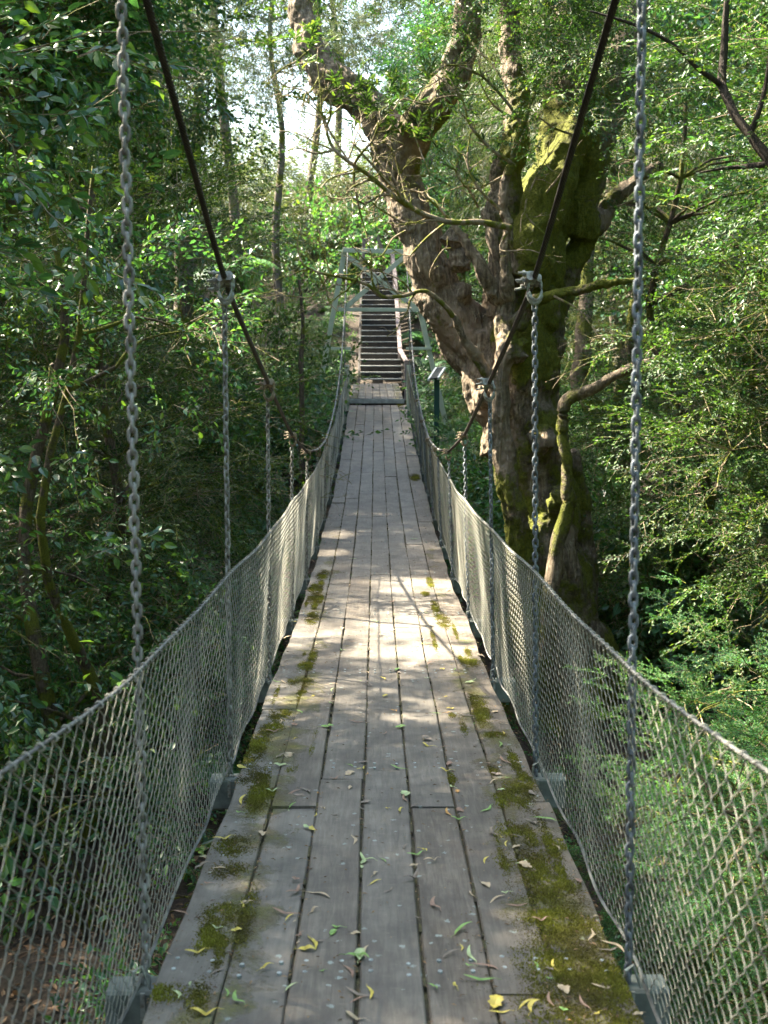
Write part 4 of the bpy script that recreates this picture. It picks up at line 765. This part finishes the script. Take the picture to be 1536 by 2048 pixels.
label_all([o for i, o in enumerate(sh) if mesh_of(o) in (SM[0][1], SM[2][1])], 'glossy shrub'); label_all([o for o in sh if mesh_of(o) is SM[1][1]], 'small-leaved shrub'); label_all([o for o in sh if mesh_of(o) is SM[3][1]], 'bright green shrub'); label_all([o for o in sh if mesh_of(o) is SM[4][1]], 'narrow-leaved shrub')
# ------------------------------------------------------------------ background trees (copies of masters)
def tree_master(seed, h, r, blobs, kind, lm, bm, cl, pr, cs, scale=(1, 1.5), lean=.3):
    rg = R_(seed); tr = Acc(); cr = Acc(); P = wobble_line(np.array([0, 0, -.5]), np.array([lean, 0, h]), rg, 16, .04); rr = np.linspace(r, r*.3, 16); tube(tr, P, rr, 9, lump=.06, seed=seed); pos, dr = [], []
    for k in range(cl):
        b = blobs[k % len(blobs)]; d = rg.normal(0, 1, 3); d /= np.linalg.norm(d); c0 = np.array(b[:3])+d*np.array(b[3:])*rg.uniform(.3, 1)**.6
        i0 = int(np.clip(np.searchsorted(P[:, 2], c0[2]-.7*np.hypot(c0[0], c0[1])), 2, 14)); tube(tr, wobble_line(P[i0], c0, rg, 7, .1, -.05), np.linspace(r*.3, .01, 7), 5)
        for j in range(pr): o = rg.normal(0, 1, 3)*cs*np.array([1, 1, .7]); pos.append(c0+o); dr.append(d+o+rg.normal(0, .3, 3))
    place_sprays(cr, kind, np.array(pos), np.array(dr), rg, scale, .5); return tr.mesh('trunk', bm, smooth=True), cr.mesh('crown', [lm, M['twig']])
TM = [tree_master(600, 13, .16, [(0, 0, 10, 1.6, 1.6, 1.6), (.4, .3, 12.5, 1.7, 1.6, 1.2), (-.6, 0, 7.5, 1.0, 1.0, 1.0)], 'gum', M['gum'], M['far_bark'], 40, 12, .55, (1.3, 2.0)),
      tree_master(601, 16, .22, [(0, 0, 12, 2.0, 2.0, 2.0), (.8, .3, 15.5, 2.2, 2, 1.5)], 'gum', M['gum'], M['far_bark'], 44, 12, .6, (1.4, 2.2), .9),
      tree_master(602, 9, .13, [(0, 0, 3, 1.8, 1.8, 1.8), (0, 0, 6, 2.0, 1.9, 1.8), (0, 0, 8.5, 1.5, 1.5, 1.2)], 'smallfar', M['small'], M['bark'], 56, 15, .5, (1.1, 1.7)),
      tree_master(603, 10, .15, [(0, 0, 4, 2.0, 1.9, 2.), (.2, 0, 7.5, 2.2, 2.1, 1.9)], 'broadfar', M['broad'], M['bark'], 56, 16, .5, (1.1, 1.6)),
      tree_master(604, 11, .14, [(0, 0, 5, 1.2, 1.2, 2.6), (.1, 0, 9, 1.3, 1.2, 2.)], 'needle', M['gum'], M['far_bark'], 50, 12, .5, (1.0, 1.6))]
TNAME = ['slender_gum_tree', 'tall_gum_tree', 'bushy_tree', 'dense_tree', 'drooping_needle_tree']
TDESC = ['slender pale-trunked tree', 'tall loose-crowned tree', 'bushy small-leaved tree', 'dense dark leafy tree', 'feathery drooping tree']
rg = R_(620); bt_list = []
spec = [(-5.2, 30, 0), (-4.1, 34, 0), (-2.2, 43, 0), (-6.4, 36, 1), (-1.2, 50, 0), (-7.5, 30, 4), (1.6, 42, 0), (3.6, 30, 2), (2.6, 36, 3), (4.8, 24, 2), (3.9, 20, 4), (6.0, 19, 3), (7.4, 24, 2), (5.4, 33, 3), (-4.6, 21, 2), (-6.2, 18, 3), (-8.2, 23, 3), (-6.6, 26, 4), (8.4, 16, 3), (9.6, 30, 3), (7.6, 36, 2), (-9.6, 38, 3), (-10.5, 29, 2), (-9., 16.5, 3), (3.2, 46, 2), (5.4, 50, 3), (2.4, 60, 2), (-3.0, 37, 0), (-9, 60, 2), (-11, 52, 3), (9, 52, 3), (4.3, 26.5, 4), (-4.3, 26.4, 4), (13, 40, 2), (-14, 44, 2), (5, 64, 3), (11.5, 22, 2), (10.5, 12, 3),
        (-7.6, 4.5, 3), (-8.5, 9.5, 3), (-9.8, 13, 2), (-5.4, 1.0, 3), (-4.4, -2.6, 2), (7.6, 5.0, 3), (8.8, 9, 2), (5.6, 1.0, 3), (-8.5, -2, 3), (5, -4.5, 2), (0, -9, 3), (-4.5, -8, 3)]
for x, y, k in spec:
    z = float(ground(x, y)); r = thing(TNAME[k], 't', 'tree', (x, y, z), 'background trees of the forest'); link('trunk', TM[k][0], r); link('crown', TM[k][1], r); s = rg.uniform(.85, 1.2); r.scale = (s, s, s); r.rotation_euler = (rg.normal(0, .03), rg.normal(0, .03), rg.uniform(0, 6.28)); r['k_'] = k; bt_list.append(r)
for k in range(5): label_all([o for o in bt_list if o['k_'] == k], TDESC[k])
for o in bt_list: del o['k_']
# ------------------------------------------------------------------ undergrowth and litter that nobody could count
rg = R_(700); pos, dr, pos2, dr2 = [], [], [], []
while len(pos) < 4200:
    y = 1.5+46*rg.random()**1.35; x = rg.uniform(-.36*y-2, .36*y+2)
    if not clear_plan(x, y, -.5 if y < 24 else .1): continue
    if abs(x) < (1.25 if y < 24.5 else .95) and 18 < y < 39: continue
    if math.sin(x*1.7+y*.6)+math.sin(y*1.3-x*.8) < -.5 and y < 22: continue
    if y < 9 and -4 < x < -.4 and rg.random() < .75: continue
    if ((x-1.75)/1.1)**2+((y-8.2)/.9)**2 < 1 or ((x+2.2)/1.)**2+((y-7.3)/.9)**2 < 1: continue
    pos.append((x, y, float(ground(x, y))+rg.uniform(0, .22))); dr.append((rg.normal(), rg.normal(), rg.uniform(.1, .8)))
for k in range(900):
    y = rg.uniform(21.5, 41); sg = rg.choice([-1, 1]); x = sg*rg.uniform(.85 if y > 24.3 else 1.1, 4.5); pos.append((x, y, float(ground(x, y))+rg.uniform(0, .25))); dr.append((rg.normal(), rg.normal(), rg.uniform(.1, .8)))
a = Acc(); place_sprays(a, 'broadfar', np.array(pos[::2]), np.array(dr[::2]), rg, (.35, .9), .5); place_sprays(a, 'smallfar', np.array(pos[1::2]), np.array(dr[1::2]), rg, (.5, 1.0), .5)
tag(link('undergrowth', a.mesh('undergrowth', [M['broad'], M['twig']])), 'low leafy undergrowth covering the banks below and beside the bridge', 'undergrowth', kind='stuff')
lv, lf = leaf_t(.075, .032); n = 30000; y = 1.2+22*rg.random(n)**1.4; x = rg.uniform(-1, 1, n)*(.36*y+2.2); P = np.stack([x, y, ground(x, y)+rg.uniform(.0, .03, n)], 1); B = basis(rg.normal(0, 1, (n, 3))*np.array([1, 1, .35]), np.array([0, 0, 1.])+rg.normal(0, .5, (n, 3)))*rg.uniform(.6, 1.3, (n, 1, 1))
V = P[:, None]+np.einsum('nij,kj->nki', B, lv); tag(link('leaf_litter', Acc().add(V.reshape(-1, 3), (lf[None]+np.arange(n)[:, None, None]*len(lv)).reshape(-1, 4), np.repeat(rg.random(n), len(lv))).mesh('leaf_litter', M['dry'])), 'brown fallen leaves covering the ground below the bridge', 'leaf litter', kind='stuff')
# ------------------------------------------------------------------ moss cushions and crumbs of leaf on the boards
rg = R_(750); blobs = []
def on_deck(px, py):
    ys_ = np.linspace(1.5, 24, 3000); pr = np.array([proj((0, y_, deck(y_)))[1] for y_ in ys_[::10]]); y_ = float(np.interp(-py, -pr, ys_[::10])); D = proj((0, y_, deck(y_)))[2]; return (px-proj((0, y_, float(deck(y_))))[0])*D/F, y_
for px_, py_, rx, ry in ((1190, 2010, .17, .2), (1150, 1920, .17, .17), (1110, 1850, .15, .16), (1090, 1780, .13, .13), (1140, 1970, .15, .1), (1050, 1720, .10, .12), (1020, 1660, .05, .10), (1000, 1600, .03, .10), (1130, 1690, .05, .06), (518, 1600, .055, .14), (505, 1555, .07, .10), (545, 1585, .03, .05), (470, 1690, .07, .10), (455, 1740, .06, .08), (440, 1830, .06, .09), (428, 1880, .05, .05), (325, 1985, .07, .05), (395, 2000, .03, .12), (610, 1330, .05, .18), (600, 1365, .08, .14), (560, 1430, .06, .12), (545, 1455, .05, .10), (630, 1195, .05, .3), (645, 1150, .05, .25), (625, 1235, .05, .25), (870, 1215, .03, .35), (860, 1165, .03, .3), (940, 1325, .06, .12), (990, 1470, .05, .06), (830, 955, .08, .3), (800, 790, .08, .8), (985, 1540, .03, .07), (905, 1560, .02, .12), (925, 1450, .02, .2)):
    blobs.append((*on_deck(px_, py_), rx, ry))
for k in range(34):
    sd_ = rg.choice([-1, 1]); y_ = rg.uniform(2.4, 9); blobs.append((sd_*rg.uniform(.30, .54), y_, rg.uniform(.012, .05), rg.uniform(.08, .4)))
P = []; RR_ = []
for bx, by, rx, ry in blobs:
    n = int(4.2e5*rx*ry)+150; q = rg.normal(0, .75, (n, 2)); x = bx+q[:, 0]*rx; y = by+q[:, 1]*ry; k = np.sin(x*61+y*23)+np.sin(y*47-x*31+2)+np.sin(x*140+y*90)*.6; r2 = (q**2).sum(1); m = (rg.random(n) < np.exp(-np.maximum(r2-.35, 0)*.9)*np.clip(.75+.28*k, .12, 1)) & (np.abs(x) < .572); P.append(np.stack([x[m], y[m]], 1)); RR_.append(r2[m])
RR_ = np.concatenate(RR_); fall = np.clip(1.15-RR_*.55, .25, 1)
P = np.vstack(P); n = len(P); P3 = np.column_stack([P, deck(P[:, 1])-.001]); patch = .5+.5*np.sin(P[:, 0]*19+P[:, 1]*7)*np.sin(P[:, 1]*13-P[:, 0]*9)
hgt = rg.uniform(.0025, .007, n)*(.5+patch)*fall; a_ = rg.uniform(0, 6.28, n); dx = np.stack([np.cos(a_), np.sin(a_), 0*a_], 1)*(rg.uniform(.0018, .0042, n)*(.6+.4*fall))[:, None]; tip = np.stack([rg.normal(0, .003, n), rg.normal(0, .003, n), hgt], 1); dy = np.stack([-dx[:, 1], dx[:, 0], dx[:, 2]], 1)*.8
V = np.stack([P3-dx, P3-dy+tip*.25, P3+dx, P3+tip], 1).reshape(-1, 3)
tag(link('moss', Acc().add(V, np.arange(n*4).reshape(-1, 4), np.repeat(np.clip((patch*.7+.15)*fall**.7+rg.normal(.0, .13, n), 0, 1), 4)).mesh('moss', M['moss'])), 'olive green moss cushions growing along the board edges of the deck', 'moss', kind='stuff')
n = 3600; y = 2.1+15*rg.random(n)**1.6; x = np.clip(rg.choice([-1, 1], n)*(.575-np.abs(rg.normal(0, .30, n))), -.56, .56); jn = rg.random(n) < .35; x[jn] = -HW+np.round((x[jn]+HW)/bw)*bw+rg.normal(0, .006, jn.sum()); B = basis(rg.normal(0, 1, (n, 3))*np.array([1, 1, .05]), np.array([0, 0, 1.])+rg.normal(0, .25, (n, 3)))*rg.uniform(.25, 1., (n, 1, 1))
lv, lf = leaf_t(.020, .0055, .3, 'q'); V = np.stack([x, y, deck(y)+.002], 1)[:, None]+np.einsum('nij,kj->nki', B, lv)
tag(link('leaf_crumbs', Acc().add(V.reshape(-1, 3), (lf[None]+np.arange(n)[:, None, None]*len(lv)).reshape(-1, 4), np.repeat(rg.random(n), len(lv))).mesh('leaf_crumbs', M['dry'])), 'tiny brown leaf crumbs and grit scattered over the boards', 'leaf crumbs', kind='stuff')
# ------------------------------------------------------------------ fallen leaves and twigs lying on the deck
FL = {'yellow': (.42, .34, .06), 'green': (.15, .26, .06), 'tan': (.34, .26, .16), 'reddish brown': (.20, .12, .08), 'pale green': (.30, .36, .17), 'orange': (.38, .20, .05), 'grey brown': (.15, .12, .09)}
FMt = {k: flat_mat(k.replace(' ', '_')+'_fallen_leaf', v, .55, .25, 40) for k, v in FL.items()}
def fallen(shape, seed):
    rg = R_(seed); L, W = {'narrow': (.085, .011), 'oval': (.052, .026), 'curled': (.065, .013), 'broad': (.062, .036), 'tiny': (.026, .010)}[shape]; n = 9; t = np.linspace(0, 1, n); w = W/2*np.sin(np.pi*np.clip(t*.93+.035, 0, 1))**.8; c = {'curled': .016, 'narrow': .012}.get(shape, .006)
    if shape == 'broad': w = w*(1+.22*np.sin(t*22))
    cx_ = c*np.sin(np.pi*t); z = .0025+{'curled': .012, 'oval': .006, 'broad': .009}.get(shape, .004)*np.abs(np.sin(np.pi*t*1.3+rg.random()))*.9; up_ = .25*w
    P = [np.stack([cx_+s*w, (t-.5)*L, z+(up_ if s else 0*w)], 1) for s in (-1, 0, 1)]; V = np.stack(P, 1).reshape(-1, 3); i = np.arange(n-1)*3; f = np.concatenate([np.stack([i, i+1, i+4, i+3], 1), np.stack([i+1, i+2, i+5, i+4], 1)])
    a = Acc().add(V, f); a.add(V-np.array([0, 0, .0006]), f[:, ::-1]); e0 = V[-2]; tube(a, [e0, e0+np.array([.003, .010, -.001]), e0+np.array([.001, .018, -.002])], .0007, 3); return a
cols = list(FL); shp = ['narrow', 'oval', 'curled', 'broad', 'tiny']; FMESH = {(s, c, v): fallen(s, 7*v+len(c)).mesh('fallen_leaf', FMt[c]) for s in shp for c in cols for v in (0,)}
BD = ['leftmost', 'second', 'third', 'middle', 'fifth', 'sixth', 'rightmost']; rg = R_(800); used = set(); nleaf = 0
SEG = [('before the first pair of chains', 2.3, 2.78), ('just past the first chains', 2.78, 3.5), ('short of the second chains', 3.5, 4.5), ('just past the second chains', 4.5, 5.4), ('short of the third chains', 5.4, 6.3), ('past the third chains', 6.3, 7.9), ('past the fourth chains', 7.9, 9.7), ('near the middle of the bridge', 9.7, 13.)]
pw = np.array([1.9, 2.1, 2.0, 1.4, 1.0, 1.0, .5, .4]); pw /= pw.sum()
while nleaf < 295:
    k = rg.choice(8, p=pw); b = int(rg.integers(0, 7)); s = rg.choice(shp, p=[.36, .13, .17, .08, .26]); c = rg.choice(cols, p=[.12, .12, .26, .17, .10, .04, .19]); key = (k, b, s, c)
    if key in used: continue
    used.add(key); y = rg.uniform(SEG[k][1], SEG[k][2]); x = -HW+(b+(rg.uniform(.06, .94) if rg.random() < .6 else rg.choice([.03, .97])+rg.normal(0, .03)))*bw; m_ = FMESH[(s, c, 0)]; o = link('fallen_leaf', m_, None, (x, y, float(deck(y))+.001)); o.rotation_euler = (math.atan(float(deck(y+.1)-deck(y-.1))/.2), rg.normal(0, .05), rg.uniform(0, 6.28)); q = rg.uniform(.4, 1.0); o.scale = (q, q, q*rg.uniform(.6, 1.3))
    tag(o, f'{s} {c} leaf on the {BD[b]} deck board {SEG[k][0]}', 'leaf', 'fallen leaves scattered on the deck'); nleaf += 1
EXPO = 3.6
# ------------------------------------------------------------------ light, sky, camera
w = bpy.data.worlds.new('World'); bpy.context.scene.world = w; w.use_nodes = True; nt = w.node_tree; nt.nodes.clear()
sky = nt.nodes.new('ShaderNodeTexSky'); sky.sky_type = 'NISHITA'; sky.sun_disc = False; sky.sun_elevation = EL; sky.sun_rotation = -AZ; sky.air_density = 1.2; sky.dust_density = 3.5; sky.ozone_density = 1.
bg = nt.nodes.new('ShaderNodeBackground'); bg.inputs[1].default_value = .095; wo = nt.nodes.new('ShaderNodeOutputWorld'); nt.links.new(sky.outputs[0], bg.inputs[0]); nt.links.new(bg.outputs[0], wo.inputs[0])
L = bpy.data.lights.new('sun', 'SUN'); L.energy = 5.; L.angle = math.radians(.8); L.color = (1, .90, .73); lo = bpy.data.objects.new('sun', L); C.objects.link(lo)
lo.rotation_euler = Vector(SUN.tolist()).to_track_quat('Z', 'Y').to_euler()
cd = bpy.data.cameras.new('camera'); co = bpy.data.objects.new('camera', cd); C.objects.link(co); co.location = CAM.tolist()
cd.sensor_fit = 'VERTICAL'; cd.sensor_height = 17.3; cd.lens = F/2048*17.3; cd.clip_end = 500; cd.clip_start = .05
co.rotation_euler = (math.pi/2-TH, 0, -YAW); cd.dof.use_dof = True; cd.dof.focus_distance = 6.5; cd.dof.aperture_fstop = 2.8
sc = bpy.context.scene; sc.camera = co; sc.view_settings.view_transform = 'Standard'; sc.view_settings.look = 'None'; sc.view_settings.exposure = EXPO; sc.view_settings.gamma = 1; sc.view_settings.use_curve_mapping = False
sc.render.engine = 'CYCLES'; cy = sc.cycles; cy.max_bounces = 8; cy.diffuse_bounces = 5; cy.glossy_bounces = 3; cy.transmission_bounces = 4; cy.use_denoising = True; cy.caustics_reflective = False; cy.caustics_refractive = False; cy.sample_clamp_indirect = 6.
